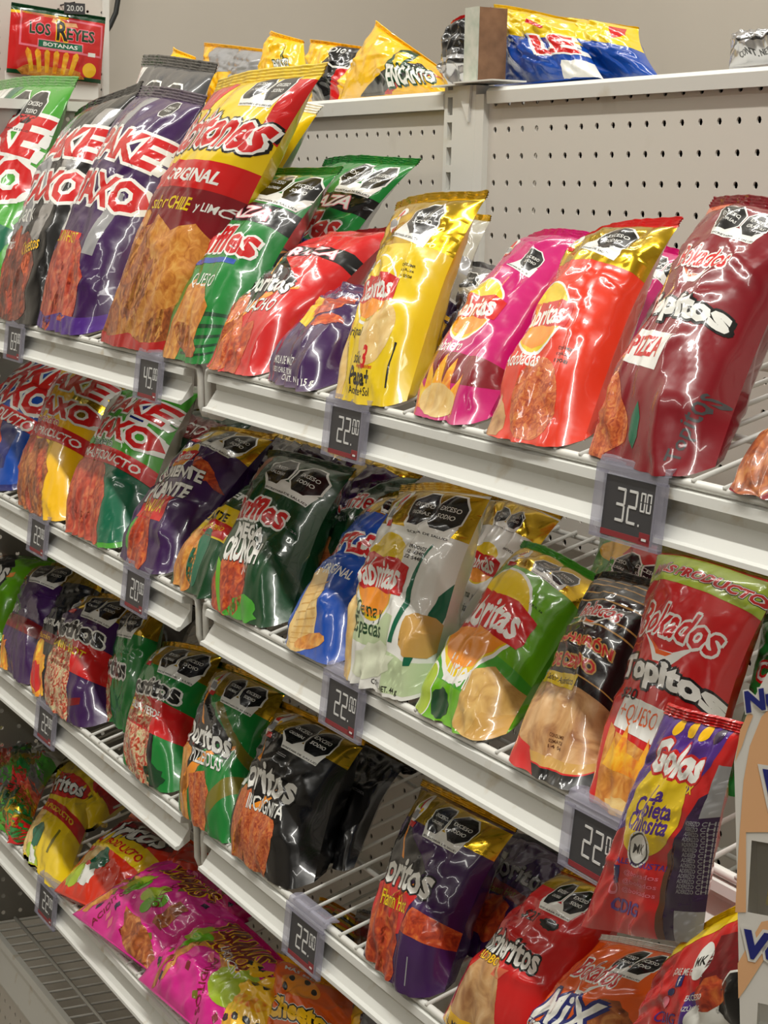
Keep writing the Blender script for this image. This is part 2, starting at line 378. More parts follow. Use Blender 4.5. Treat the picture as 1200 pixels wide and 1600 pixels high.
# ------------------------------------------------------------------ snack bags
VT = 0.955                                  # the crimped seal starts here
TXT = {}
def text_geo(s, bold, shear):
    """outline of a word; a swelling that makes the font outline fold over itself is eased off"""
    v0, f0 = text_raw(s, 0.0, shear)
    for b in (bold, bold*.8, bold*.55, bold*.3):
        v, f = text_raw(s, b, shear)
        if not v0 or all(max(p[i] for p in v)-min(p[i] for p in v) < max(p[i] for p in v0)-min(p[i] for p in v0)+2.4*b+.03 for i in (0, 1)): return v, f
    return v0, f0
def text_raw(s, bold, shear):
    k = (s, bold, shear)
    if k not in TXT:
        c = bpy.data.curves.new('lettering', 'FONT'); c.body = s; c.size = 1.0; c.offset = bold; c.shear = shear
        c.resolution_u = 2; c.align_x = 'CENTER'; c.dimensions = '2D'; c.fill_mode = 'FRONT'
        o = bpy.data.objects.new('lettering', c); me = bpy.data.meshes.new_from_object(o)
        TXT[k] = ([(v.co.x, v.co.y) for v in me.vertices], [tuple(p.vertices) for p in me.polygons])
        bpy.data.objects.remove(o); bpy.data.curves.remove(c); bpy.data.meshes.remove(me)
    return TXT[k]
def C_(at, half):                            # keep a print of this half width inside the sheet
    return (at[0], at[1], max(.22, min(.5, half)-.15)) if len(at) == 2 and at[0] > 2 else at
def P_(at, pts, mat, l=1, d=(0, 0), rot=0): return [('poly', at, d, rot, l, mat, pts)]
def O_(at, rx, ry, mat, l=1, d=(0, 0), rot=0, n=28, k=1.0):
    return P_(at, [(rx*math.cos(2*math.pi*i/n), ry*math.sin(2*math.pi*i/n)) for i in range(n)], mat, l, d, rot)
def R_(u0, v0, u1, v1, mat, l=1): return [('uv', None, None, 0, l, mat, [(u0, v0), (u1, v0), (u1, v1), (u0, v1)])]
def U_(pts, mat, l=1): return [('uv', None, None, 0, l, mat, pts)]
def T_(at, s, wd, mat, outs=(), l=4, d=(0, 0), rot=0, shear=0.0, h=None, bold=0.012):
    return [('text', C_(at, wd/2+.05), d, rot, l, mat, (s, wd, h, shear, bold, tuple(outs)))]
def blob(at, rx, ry, mat, seed=1, l=2, d=(0, 0), rot=0, jag=0.16, n=22):
    rnd = random.Random(seed); pts = []
    for i in range(n):
        a = 2*math.pi*i/n; q = 1+rnd.uniform(-jag, jag); pts.append((rx*q*math.cos(a), ry*q*math.sin(a)))
    return P_(at, pts, mat, l, d, rot)
def tri_chip(at, r, mat, l=2, d=(0, 0), rot=0):
    pts = []
    for k in range(3):
        a0 = math.pi/2+2*math.pi*k/3
        for j in (-2, -1, 0, 1, 2):
            a = a0+j*0.22; q = r*(1-0.055*j*j); pts.append((q*math.cos(a), q*math.sin(a)))
    return P_(at, pts, mat, l, d, rot)
def octo(at, r, lines, l=3, d=(0, 0), rot=0):
    o = [(r*math.cos(math.pi/8+k*math.pi/4), r*math.sin(math.pi/8+k*math.pi/4)) for k in range(8)]
    e = P_(at, [(x*1.10, y*1.10) for x, y in o], 'white', l, d, rot)+P_(at, o, 'black', l+1, d, rot)
    n = len(lines)
    for i, s in enumerate(lines):
        e += T_(at, s, r*(1.25 if len(s) > 5 else 1.1), 'white', l=l+2, d=(d[0], d[1]+r*0.42*((n-1)/2-i)), rot=rot, h=r*0.24)
    return e
def warn(at, r, a=('EXCESO', 'CALORÍAS'), b=('EXCESO', 'SODIO'), l=2, rot=0):
    x = r*1.10; r2 = r*1.06
    e = P_(at, [(-1.5*r, -1.45*r), (1.9*r, -1.45*r), (2.1*r, -0.55*r), (-2.1*r, -0.55*r)], 'white', l, rot=rot)
    e += octo(at, r2, a, l+1, (-x, 0.05*r), rot)+octo(at, r2, b, l+1, (x, 0.05*r), rot)
    return e+T_(at, 'SECRETARÍA DE SALUD', 3.4*r, 'black', l=l+3, d=(0.2*r, -1.29*r), rot=rot, h=0.15*r)
def warn1(at, r, b=('EXCESO', 'SODIO'), l=2, rot=0):
    e = P_(at, [(-2.1*r, -.95*r), (.9*r, -1.55*r), (1.1*r, -.6*r), (-.8*r, .1*r)], 'white', l, rot=rot)
    return e+octo(at, r, b, l+1, (0, 0), rot)+T_(at, 'SECRETARÍA DE SALUD', 2.5*r, 'black', l=l+3, d=(-.62*r, -1.14*r), rot=rot-9, h=0.15*r)
def sticker(at, s=0.11, rot=0):             # small bottle-and-limes promotion picture
    e = O_(at, s, s*1.5, 'white', 2, rot=rot)+P_(at, [(-.25*s, 0), (.25*s, 0), (.22*s, .8*s), (.1*s, 1.2*s), (-.1*s, 1.2*s), (-.22*s, .8*s)], 'red', 3, rot=rot)
    e += O_(at, .3*s, .3*s, 'limefruit', 3, (-.5*s, .3*s))+O_(at, .28*s, .28*s, 'amber', 3, (.55*s, -.1*s))
    return e+P_(at, [(-.7*s, -.9*s), (.7*s, -.9*s), (.6*s, -.15*s), (-.6*s, -.15*s)], 'grey', 3)+P_(at, [(-.2*s, -1.55*s), (1.2*s, -1.55*s), (1.2*s, -1.1*s), (-.2*s, -1.1*s)], 'red', 4)

LCOUNT = [0]
def make_bag(name, label, cat, group, cor, T=0.026, Tb=0.022, base='red', seal=None, dec=(), seed=0, NU=46, NV=60, crum=1.0, inset=0.09,
             sag=0.85, bend=0.006, side=None, fin=True, back=None, pw=2.1, foot=0.30, du=0.0):
    BL, BR, TR, TL = cor
    W = ((BR-BL).length+(TR-TL).length)/2; H = ((TL-BL).length+(TR-BR).length)/2
    up = ((TL-BL)+(TR-BR)).normalized(); rt = ((BR-BL)+(TR-TL)).normalized(); nrm = rt.cross(up).normalized()
    seed = seed*7.31+len(label)*0.37
    rc = random.Random(int(seed*100)); creases = []
    for _ in range(int(26*min(1.6, crum)) if NU > 20 else 0):          # sharp folds in the film
        a_ = rc.choice((rc.uniform(-.5, .5), rc.uniform(1.1, 2.0), rc.uniform(0, 3.14)))
        creases.append((rc.uniform(0, W), rc.uniform(0.02, H), math.cos(a_), math.sin(a_), rc.uniform(.012, .05)*W/.13, rc.uniform(.004, .009), rc.choice((-1, 1, 1))*rc.uniform(.0010, .0030)))
    def stand(v):                            # fullness up the bag: broad foot, belly, thin under the seal
        vv = min(1, max(0, v/VT))
        return foot+(1-foot)*math.sin(math.pi*vv)**0.8 if vv < 0.5 else math.sin(math.pi*vv)**0.62
    def edge(u, v):
        s = 2*u-1; uu = 0.5+0.5*s*(1-inset*stand(v)**1.3)
        q = (BL*(1-uu)+BR*uu)*(1-v)+(TL*(1-uu)+TR*uu)*v
        return q + nrm*(bend*math.sin(math.pi*(u*1.3+0.2*math.sin(seed)))*max(0, (v-0.55)/0.45)**1.5)
    fd = Vector((0, -.955, -.296))
    def nv(v):                               # the foot spreads along the shelf, the belly along the sheet's own normal
        if foot < 0.5: return nrm
        q = min(1, v/0.34); q = q*q*(3-2*q); return (fd*(1-q)+nrm*q).normalized()
    def dome(u, v):
        pv = pw+(4.0*max(0, 1-v/0.4) if foot > 0.5 else 0)
        return (max(0, 1-abs(2*u-1)**pv)**0.5)*stand(v)
    def surf(u, v, sgn):
        d = dome(u, v); x, y = u*W, v*H
        a = 1-abs(noise.noise(Vector((x*26, y*19, seed+sgn*3))))*1.9
        a2 = 1-abs(noise.noise(Vector((x*52+3, y*44, seed+5+sgn))))*1.9
        lo = noise.noise(Vector((x*13, y*11, seed+9)))
        n = crum*(0.0021*a*abs(a)+0.0009*a2*abs(a2)+0.0048*lo)
        # gathers that run down from the seal and up from the foot
        g = math.exp(-((1-v/VT)/0.20)**2)+0.8*math.exp(-(v/VT/0.16)**2)
        n += crum*0.0042*g*noise.noise(Vector((x*75+noise.noise(Vector((x*20, y*30, seed)))*1.2, y*6, seed+20)))
        for cx, cy, ca_, sa_, ln, wd, am in creases:
            dx, dy = x-cx, y-cy; pr = dx*ca_+dy*sa_
            if abs(pr) < ln:
                q = abs(dy*ca_-dx*sa_)
                if q < wd: n += am*crum**.5*(1-q/wd)*(1-(pr/ln)**2)
        k = min(1, d*2.2)
        return edge(u, v) + nv(v)*(sgn*((T if sgn > 0 else Tb)*d) + n*k*(1 if sgn > 0 else .7))
    F = [[surf(i/NU, VT*j/NV, 1) for j in range(NV+1)] for i in range(NU+1)]
    N = [[None]*(NV+1) for i in range(NU+1)]
    for i in range(NU+1):
        for j in range(NV+1):
            a = F[min(i+1, NU)][j]-F[max(i-1, 0)][j]; b = F[i][min(j+1, NV)]-F[i][max(j-1, 0)]
            c = a.cross(b); N[i][j] = c.normalized() if c.length > 1e-12 else nrm.copy()
    org = (BL+BR)/2
    vs, ns, fs, ms, mats = [], [], [], [], []
    def mi(x):
        if x not in mats: mats.append(x)
        return mats.index(x)
    kb = mi(base)
    for i in range(NU+1):
        for j in range(NV+1): vs.append(F[i][j]); ns.append(N[i][j])
    ix = lambda i, j: i*(NV+1)+j
    for i in range(NU):
        for j in range(NV): fs += [(ix(i, j), ix(i+1, j), ix(i+1, j+1)), (ix(i, j), ix(i+1, j+1), ix(i, j+1))]; ms += [kb, kb]
    BU, BV = NU//2, NV//2; o0 = len(vs); kk = mi(back or base)
    G = [[surf(i/BU, VT*j/BV, -1) for j in range(BV+1)] for i in range(BU+1)]
    for i in range(BU+1):
        for j in range(BV+1):
            a = G[min(i+1, BU)][j]-G[max(i-1, 0)][j]; b = G[i][min(j+1, BV)]-G[i][max(j-1, 0)]
            c = b.cross(a); vs.append(G[i][j]); ns.append(c.normalized() if c.length > 1e-12 else -nrm)
    for i in range(BU):
        for j in range(BV):
            a = o0+i*(BV+1)+j; fs.append((a, a+1, a+BV+2, a+BV+1)); ms.append(kk)
    cap = [ix(i, 0) for i in range(NU+1)]+[o0+i*(BV+1) for i in range(BU, -1, -1)]; fs.append(tuple(reversed(cap))); ms.append(kk)
    # printed matter: every shape is cut along the film's grid and laid on it
    def at_grid(gx, gy, off):
        i = min(NU-1, max(0, int(gx))); j = min(NV-1, max(0, int(gy))); a = gx-i; b = gy-j
        w4 = (1-a, a-b, b, 0) if a >= b else (1-b, 0, a, b-a); q = ((i, j), (i+1, j), (i+1, j+1), (i, j+1))
        p = Vector((0, 0, 0)); n = Vector((0, 0, 0))
        for w_, (x, y) in zip(w4, q): p += F[x][y]*w_; n += N[x][y]*w_
        n.normalize(); return p+n*off, n
    PJ = None
    def where(at):
        nonlocal PJ
        if len(at) == 3:
            q = where(at[:2]); return (max(at[2], min(1-at[2]-.1, q[0])), q[1])
        if at[0] <= 2.0: return at
        if PJ is None: PJ = [[proj(F[i][j]) for j in range(NV+1)] for i in range(NU+1)]
        best = min(((PJ[i][j][0]-at[0])**2+(PJ[i][j][1]-at[1])**2 + (0 if N[i][j].dot(CAM-F[i][j]) > 0 else 4e3), i, j) for i in range(NU+1) for j in range(NV+1))
        i, j = best[1], best[2]; i2 = i-1 if i == NU else i+1; j2 = j-1 if j == NV else j+1
        ax, ay = PJ[i2][j][0]-PJ[i][j][0], PJ[i2][j][1]-PJ[i][j][1]; bx, by = PJ[i][j2][0]-PJ[i][j][0], PJ[i][j2][1]-PJ[i][j][1]
        rx, ry = at[0]-PJ[i][j][0], at[1]-PJ[i][j][1]; D = ax*by-ay*bx
        s_ = t_ = 0
        if abs(D) > 1e-6: s_ = max(-1, min(1, (rx*by-ry*bx)/D)); t_ = max(-1, min(1, (ax*ry-ay*rx)/D))
        return ((i+s_*(i2-i))/NU, VT*(j+t_*(j2-j))/NV)
    def warp(v): return v-0.12*math.sin(math.pi*min(1, max(0, v))) if foot > 0.5 else v   # a full bag shows its face higher than its seams
    def lay(pts, faces, mat, off):
        bm = bmesh.new(); bv = [bm.verts.new((p[0]*NU, p[1]/VT*NV, 0)) for p in pts]
        for f in faces:
            try: bm.faces.new([bv[i] for i in f])
            except ValueError: pass
        big = [f for f in bm.faces if len(f.verts) > 4]
        if big: bmesh.ops.triangulate(bm, faces=big)
        for ax_, lim in ((0, NU), (1, NV)):
            cs = [v.co[ax_] for v in bm.verts]
            if not cs: break
            lo, hi = min(cs), max(cs); nn = Vector((1, 0, 0)) if ax_ == 0 else Vector((0, 1, 0))
            if lo < 0: bmesh.ops.bisect_plane(bm, geom=bm.verts[:]+bm.edges[:]+bm.faces[:], plane_co=(0, 0, 0), plane_no=nn, clear_inner=True)
            if hi > lim: bmesh.ops.bisect_plane(bm, geom=bm.verts[:]+bm.edges[:]+bm.faces[:], plane_co=nn*lim, plane_no=nn, clear_outer=True)
            for k in range(max(1, int(math.floor(lo))+1), min(lim, int(math.ceil(hi)))):
                bmesh.ops.bisect_plane(bm, geom=bm.verts[:]+bm.edges[:]+bm.faces[:], plane_co=nn*k, plane_no=nn, dist=1e-6)
        cs = [v.co.x-v.co.y for v in bm.verts]
        for k in range(int(math.floor(min(cs)))+1, int(math.ceil(max(cs)))) if cs else ():
            bmesh.ops.bisect_plane(bm, geom=bm.verts[:]+bm.edges[:]+bm.faces[:], plane_co=(k, 0, 0), plane_no=(.70710678, -.70710678, 0), dist=1e-6)
        o_ = len(vs); k_ = mi(mat); bm.verts.index_update()
        for v in bm.verts:
            p, n = at_grid(v.co.x, v.co.y, off); vs.append(p); ns.append(n)
        for f in bm.faces:
            q = [o_+v.index for v in f.verts]
            fs.append(q if f.normal.z >= 0 else q[::-1]); ms.append(k_)
        bm.free()
    sc = max(0.6, min(1.6, W/0.13)); OFF = lambda l: (0.00005+0.00005*l)*sc
    for kind, at, d, rot, l, mat, arg in dec:
        if kind == 'uv': lay([(a, warp(b)) for a, b in arg], [tuple(range(len(arg)))], mat, OFF(l)); continue
        cu, cv = where(at)
        if at[0] <= 2.0: cu += du; cv = warp(cv)
        ca, sa = math.cos(math.radians(rot)), math.sin(math.radians(rot))
        def M(x, y):
            x += d[0]; y += d[1]; return (cu+x*ca-y*sa, cv+(x*sa+y*ca)*W/H)
        if kind == 'poly': lay([M(x, y) for x, y in arg], [tuple(range(len(arg)))], mat, OFF(l))
        else:
            s, wd, h, shear, bold, outs = arg
            pv, pf = text_geo(s, bold, shear)
            if not pv: continue
            x0, x1 = min(p[0] for p in pv), max(p[0] for p in pv); y0, y1 = min(p[1] for p in pv), max(p[1] for p in pv)
            kx = wd/(x1-x0); ky = kx if h is None else h/(y1-y0); mx_, my_ = (x0+x1)/2, (y0+y1)/2
            lv = l
            for om, ob in sorted(outs, key=lambda q: -q[1]):             # rounded rim: the letters shifted round a small circle
                nc = 8 if ob > 0.055 else 6
                for c_ in range(nc):
                    ex, ey = ob*math.cos(2*math.pi*c_/nc+.3), ob*math.sin(2*math.pi*c_/nc+.3)
                    lay([M((x+ex-mx_)*kx, (y+ey-my_)*ky) for x, y in pv], pf, om, OFF(lv)+c_*5e-6*sc)
                lv += 1
            lay([M((x-mx_)*kx, (y-my_)*ky) for x, y in pv], pf, mat, OFF(lv))
    r_ = root(name, org, label, cat, group)
    me = bpy.data.meshes.new('body'); me.from_pydata([v-org for v in vs], [], fs)
    for x in mats: me.materials.append(MATS[x])
    me.polygons.foreach_set('material_index', ms); me.polygons.foreach_set('use_smooth', [True]*len(fs)); me.update()
    if len(me.vertices) == len(ns): me.normals_split_custom_set_from_vertices([tuple(n) for n in ns])
    bo = bpy.data.objects.new('body', me); C.objects.link(bo); bo.parent = r_
    if fin:
        mb = MB(); n1 = NU; n2 = 8; th = 0.0005
        for sg in (1, -1):
            g = []
            for i in range(n1+1):
                for j in range(n2+1):
                    v = VT-0.004+(1-VT+0.004)*j/n2
                    p = edge(i/n1, v) + nrm*(sg*th + 0.0005*(1 if j % 2 else -1) + 0.0012*noise.noise(Vector((i*0.5, j*.2, seed))))
                    g.append(p)
            fq = [(i*(n2+1)+j, (i+1)*(n2+1)+j, (i+1)*(n2+1)+j+1, i*(n2+1)+j+1) for i in range(n1) for j in range(n2)]
            mb.add(g, fq if sg > 0 else [f[::-1] for f in fq], seal or base)
        mb.build('top_seal', r_, off=org)
    LCOUNT[0] += 1
    return r_
G_ = {0: 'bags lying on the top shelf', 1: 'snack bags on the first shelf down', 2: 'snack bags on the second shelf down', 3: 'snack bags on the third shelf down', 4: 'snack bags on the fourth shelf down'}
def bag(label, t, bl, br, tl, tr, base, dec=(), seal=None, yb=-0.252, yt=-0.15, dy=0.0, dt=0.0, thick=None, **k):
    front = yb < -0.24
    wd = (bottom(br, t, -.25)-bottom(bl, t, -.25)).length
    if t == 4 and not thick: thick = .022
    T = thick if thick else min(.044, .25*wd)*(1 if front else .8)
    k['T'] = T; k['Tb'] = T*.9
    if front: yb = -0.287+.66*T
    k.setdefault('inset', .20); k.setdefault('foot', .66)
    a = bottom(bl, t, yb); b = bottom(br, t, yb+dy)
    return make_bag('chip_bag', label, 'chip bag', G_[t], (a, b, onY(tr, yt+dt), onY(tl, yt)), base=base, seal=seal, dec=dec, **k)
def onS(p, t, h):
    d = ray(*p); k = (TIERZ[t]+h+SLOPE*(CAM.y-YF)-CAM.z)/(d.z-SLOPE*d.y); return CAM+d*k
def bagx(label, t, BL, BR, TL, TR, ys, base, dec=(), seal=None, name='chip_bag', cat='chip bag', group=None, **k):
    """corners as survey points, each with its own depth ys = (BL, BR, TL, TR)"""
    if t == 4:
        c4 = (onS(BL, 4, .012), onS(BR, 4, .014), onS(TR, 4, .034), onS(TL, 4, .032)); k.setdefault('foot', .25)
        return make_bag(name, label, cat, group or G_.get(t), c4, base=base, seal=seal, dec=dec, **k)
    if t == 0:
        c4 = (bottom(BL[0], 0, ys[0]), bottom(BR[0], 0, ys[1]), onY(TR, ys[3]), onY(TL, ys[2]))
        return make_bag(name, label, cat, group or G_.get(t), c4, base=base, seal=seal, dec=dec, **k)
    return make_bag(name, label, cat, group or G_.get(t), (onY(BL, ys[0]), onY(BR, ys[1]), onY(TR, ys[3]), onY(TL, ys[2])), base=base, seal=seal, dec=dec, **k)

# ---- prints shared by several bags
def oval_logo(at, s, rot=0, word='Sabritas', wd=1.5):
    s *= .84; at = C_(at, .44*s+.10)
    e = O_(at, .50*s, .46*s, 'white', 1, rot=rot)+O_(at, .47*s, .43*s, 'yellow', 2, rot=rot)+P_(at, [(-.44*s, -.12*s), (.44*s, -.12*s), (.36*s, -.26*s), (.22*s, -.36*s), (0, -.40*s), (-.22*s, -.36*s), (-.36*s, -.26*s)], 'lorange', 3, rot=rot)
    band = [(-.52*s, .10*s), (-.30*s, .20*s), (0, .16*s), (.30*s, .19*s), (.55*s, .13*s), (.52*s, -.16*s), (.28*s, -.18*s), (0, -.14*s), (-.3*s, -.2*s), (-.50*s, -.15*s)]
    return e+P_(at, band, 'red', 4, rot=rot)+T_(at, word, .88*s, 'white', l=5, rot=rot+2, shear=0.12, h=.30*s, bold=.025)
def sab(logo, ls, flavor, fat, fc='white', chip=None, hv=.79, wa=(.70, .875), wr=.105, two=False, rot=0, header='gold', fw=.42):
    e = R_(0, hv, 1, VT, header, 0)+(warn(wa, wr*.8) if two else warn1(wa, wr))+sticker((.26, .87), .08)
    e += oval_logo(logo, ls, rot)
    if flavor: e += T_(fat, flavor, fw, fc, l=3, rot=rot)
    return e+list(chip or [])
def pak(food_at, fm, flavor='', bar=None, v1=.775, v2=.61, w1=.76, h=.185):
    e = T_((.62, v1), 'PAKE', w1, 'red', [('white', .08)], l=3, h=h, shear=.15, bold=.045)+T_((.62, v2), 'TAXO', w1, 'red', [('white', .08)], l=3, h=h, shear=.15, bold=.045)
    if flavor: e += T_((.46, v2-.11), flavor, .32, 'white', l=3)
    if bar: e += R_(-.02, bar-.05, 1.02, bar+.05, 'red', 6)+T_((.60, bar), 'MÁS PRODUCTO', .72, 'white', l=7, h=.075, shear=.15, bold=.02)
    x, y = food_at
    return e+blob((x+.06, y), .40, .21, fm, 3, 2)+sum([blob((x+.06+.26*math.cos(2.4*k)*(k/9)**.5, y+.15*math.sin(2.4*k)*(k/9)**.5), .11, .09, ('chip_red', fm, 'rolls', fm)[k % 4], 40+k, 3+k % 2, rot=37*k) for k in range(9)], [])
# ================================================================== first shelf down, left bay
bag('tall green snack bag at the far left end of the first shelf', 1, -95, 12, (-5, 125), (120, 118), 'leaf',
    pak((.36, .24), 'rolls', 'habanero')+U_([(0, .5), (.26, .5), (.40, VT), (.12, VT)], 'white', 0)+U_([(.40, VT), (.30, .72), (.42, .72), (.52, VT)], 'teal', 0)+warn((.74, .87), .08)+U_([(.5, .0), (.9, 0), (1, .42), (.7, .45)], 'teal', 0)+T_((.66, .385), 'Sabritas', .2, 'red', [('white', .05)], l=3), seal='leaf', yt=-0.130, T=.034, seed=1)
bag('tall black and silver snack bag second from left on the first shelf', 1, 8, 98, (122, 178), (218, 120), 'black',
    pak((.38, .23), 'rolls_dark', 'Dark')+U_([(.66, .35), (.80, .35), (.98, .9), (.84, .9)], 'silver', 0)+U_([(0, .40), (.5, .38), (.62, .60), (.4, VT), (0, .80)], 'grey', 0)+T_((.70, .36), 'Cheetos', .26, 'amber', [('black', .05)], l=3, rot=8)+T_((.26, .37), 'Doritos', .22, 'white', l=3)+blob((.68, .30), .07, .05, 'orange', 5, 3), seal='black', yt=-0.130, T=.034, seed=2)
bag('tall purple snack bag beside the yellow chilli chip bag', 1, 76, 172, (214, 132), (322, 148), 'purple',
    pak((.40, .22), 'rolls')+U_([(.40, .74), (.52, .74), (.58, VT), (.42, VT)], 'grey', 0)+U_([(0, .40), (.3, .40), (.28, .72), (.1, .72), (0, .6)], 'white', 0)+U_([(.74, .36), (.86, .36), (.9, .62), (.80, .62)], 'grey', 0)+R_(0, .385, .62, .43, 'red', 1)+T_((.38, .408), 'FLAMIN HOT', .42, 'yellow', l=3, h=.05)+U_([(0, 0), (1, 0), (1, .1), (.6, .12), (.3, .08), (0, .11)], 'violet', 4)+octo((.80, .925), .06, ('EXCESO', 'SODIO')), seal='plum', yt=-0.130, T=.034, seed=3)
bag('black and white snack bag peeking out behind the tall purple bag', 1, 150, 250, (226, 86), (334, 95), 'dgrey',
    warn((.62, .83), .13)+T_((.45, .66), 'TAXO', .7, 'red', [('white', .1)], l=3, h=.12, shear=.15)+U_([(0, .70), (.2, .7), (.2, VT), (0, VT)], 'white', 0)+U_([(.55, .5), (1, .5), (1, .78), (.6, .70)], 'silver', 0), seal='black', yb=-.17, yt=-.07, T=.03, seed=4)
bag('big yellow and red bag of chilli lime chips on the first shelf', 1, 182, 300, (343, 125), (507, 93), 'yellow',
    R_(0, 0, 1, .62, 'maroon', 0)+R_(0, .615, 1, .70, 'red', 1)+T_((.60, .655), 'ORIGINAL', .50, 'white', l=3, shear=.2, h=.058, bold=.03)
    +T_((.40, .565), 'sabor', .22, 'yellow', l=3, shear=.2, h=.06, bold=.0)+T_((.625, .565), 'CHILE', .20, 'yellow', l=3, shear=.2, h=.058, bold=.02)+T_((.87, .565), 'y LIMÓN', .24, 'white', l=3, shear=.2, h=.058, bold=.02)+T_((.49, .80), 'Sabritones', .88, 'red', [('white', .05), ('black', .085)], l=3, h=.19, shear=.25, bold=.03)
    +U_([(0, .05), (1, .05), (1, .46), (.86, .51), (.7, .47), (.52, .52), (.36, .47), (.24, .51), (.1, .47), (0, .49)], 'chip_gold', 1)+sum([blob((.15+.7*(k*.618 % 1), .09+.36*(k*.377 % 1)), .15, .10, ('chip_brown', 'chip_gold')[k % 2], 5+k, 2+k % 3, rot=47*k) for k in range(14)], [])+U_([(0, 0), (1, 0), (1, .07), (.7, .05), (.5, .09), (.2, .05), (0, .10)], 'red', 6)
    +U_([(0, .885), (.34, .87), (.40, VT), (0, VT)], 'red', 2)+U_([(.92, .82), (1, .78), (1, VT), (.88, VT)], 'red', 1)+warn((.70, .925), .066), du=0.06, seal='yellow', yt=-0.150, T=.045, Tb=.03, seed=5, NU=44, NV=52)
bag('second yellow chilli chip bag half hidden behind the big yellow and red one', 1, 240, 335, (405, 150), (497, 160), 'yellow',
    T_((.5, .60), 'Sabritones', .95, 'red', [('white', .08)], l=3, h=.18, shear=.25)+R_(.86, .4, 1, .66, 'clear', 1), seal='white', yb=-.19, yt=-.10, T=.03, seed=6, back='clear')
def ruf(flavor, chips, hdr=True, ww=.80, wcol='red'):
    e = T_((.42, .60), 'Ruffles', ww, wcol, [('white', .055)], l=3, h=.19, shear=.2, rot=3, bold=.03)+U_([(.02, .455), (.45, .47), (.85, .50), (.85, .525), (.45, .50), (.02, .485)], 'blue', 2)
    e += T_((.46, .395), flavor, .36, 'white', l=4, shear=.1, bold=.02, h=.075)
    if hdr: e += U_([(0, .68), (1, .70), (1, .785), (0, .765)], 'black', 1)+T_((.45, .733), '+RAZA', .62, 'white', [('rose', .04)], l=3, h=.085, rot=2, shear=.2, bold=.02)
    return e+list(chips)
ridge = blob((.24, .17), .26, .13, 'chip_gold', 12, 2, rot=55, jag=.06)+P_((.46, .27), [(-.2, -.12), (.16, -.14), (.22, .03), (.06, .12), (-.18, .1)], 'chip_gold', 3)+blob((.46, .14), .24, .06, 'chip_brown', 14, 3, rot=-12, jag=.05)+sum([U_([(.5, .05*k), (1, .05*k+.02), (1, .05*k+.035), (.5, .05*k+.02)], 'dgreen', 1) for k in range(1, 6)], [])
bag('green ridged cheese chip bag straddling the two bays', 1, 272, 358, (388, 275), (530, 252), 'green',
    ruf('QUESO', ridge)+warn((.66, .875), .10), du=0.13, seal='green', yt=-0.140, yb=-.258, T=.03, seed=7, back='silver', NU=40, NV=48)
bag('second green ridged chip bag behind the red nacho bag', 1, 398, 478, (510, 250), (653, 242), 'green',
    ruf('QUESO', ridge)+warn((.66, .875), .10), du=0.1, seal='green', yb=-.16, yt=-.06, T=.026, seed=8, back='silver')

# ================================================================== first shelf down, right bay
def dor(c, w1, flavor='', f_at=(.5, .37), fc='white', chips=(), rot=3, tricol='black', hv=None, fw=.4, fh=None):
    e = P_(c, [(-.30, -.30), (.32, .05), (-.22, .36)], tricol, 1, (-.02, 0), rot)+P_(c, [(-.22, .38), (-.19, .36), (-.02, .07), (-.06, .08)], 'lorange', 2, (.0, 0), rot)+P_(c, [(-.30, -.30), (.36, .03), (.36, .055), (-.24, -.20)], 'lorange', 2, (0, -.03), rot)
    e += T_(c, 'Doritos', w1, 'white', [('black', .05)], l=4, rot=rot, h=w1*.25, bold=.03)
    if flavor: e += T_(f_at, flavor, fw, fc, [('black', .02)], l=4, rot=rot, h=fh or .065)
    if hv: e += R_(0, hv, 1, VT, 'gold', 0)+sticker((.28, .875), .075)+warn((.66, .87), .088)
    return e+list(chips)
bag('red nacho tortilla chip bag leaning right on the first shelf', 1, 344, 440, (492, 388), (628, 345), 'red',
    dor((.45, .50), .60, 'NACHO', (.56, .37), chips=tri_chip((.30, .20), .24, 'chip_dust', 2, rot=20)+tri_chip((.52, .13), .20, 'chip_red', 3, rot=70))+U_([(0, .68), (1, .72), (1, .79), (0, .75)], 'black', 1)+T_((.55, .738), '+RAZA', .6, 'white', [('rose', .04)], l=3, h=.085, rot=4, shear=.2), du=0.05, seal='darkred', yt=-0.120, T=.03, seed=9)
bag('small purple cheese puff bag in front of the red nacho bag', 1, 432, 532, (528, 472), (640, 455), 'purple',
    P_((.30, .55), [(-.12, -.14), (.10, -.18), (.14, .14), (-.08, .18)], 'yellow', 2)+blob((.55, .62), .24, .08, 'chip_red', 15, 3, rot=40)+blob((.62, .48), .18, .07, 'chip_red', 16, 3, rot=20)+T_((.60, .10), 'CONT. NET. 115 g', .5, 'white', l=3, rot=0, h=.05)+T_((.30, .22), 'SÉMOLA DE MAÍZ', .4, 'white', l=3, h=.04)+T_((.32, .16), 'QUESO, CHILE Y LIMÓN', .42, 'white', l=3, h=.04), du=0.1, seal='purple', yb=-.258, yt=-0.160, T=.024, seed=10)
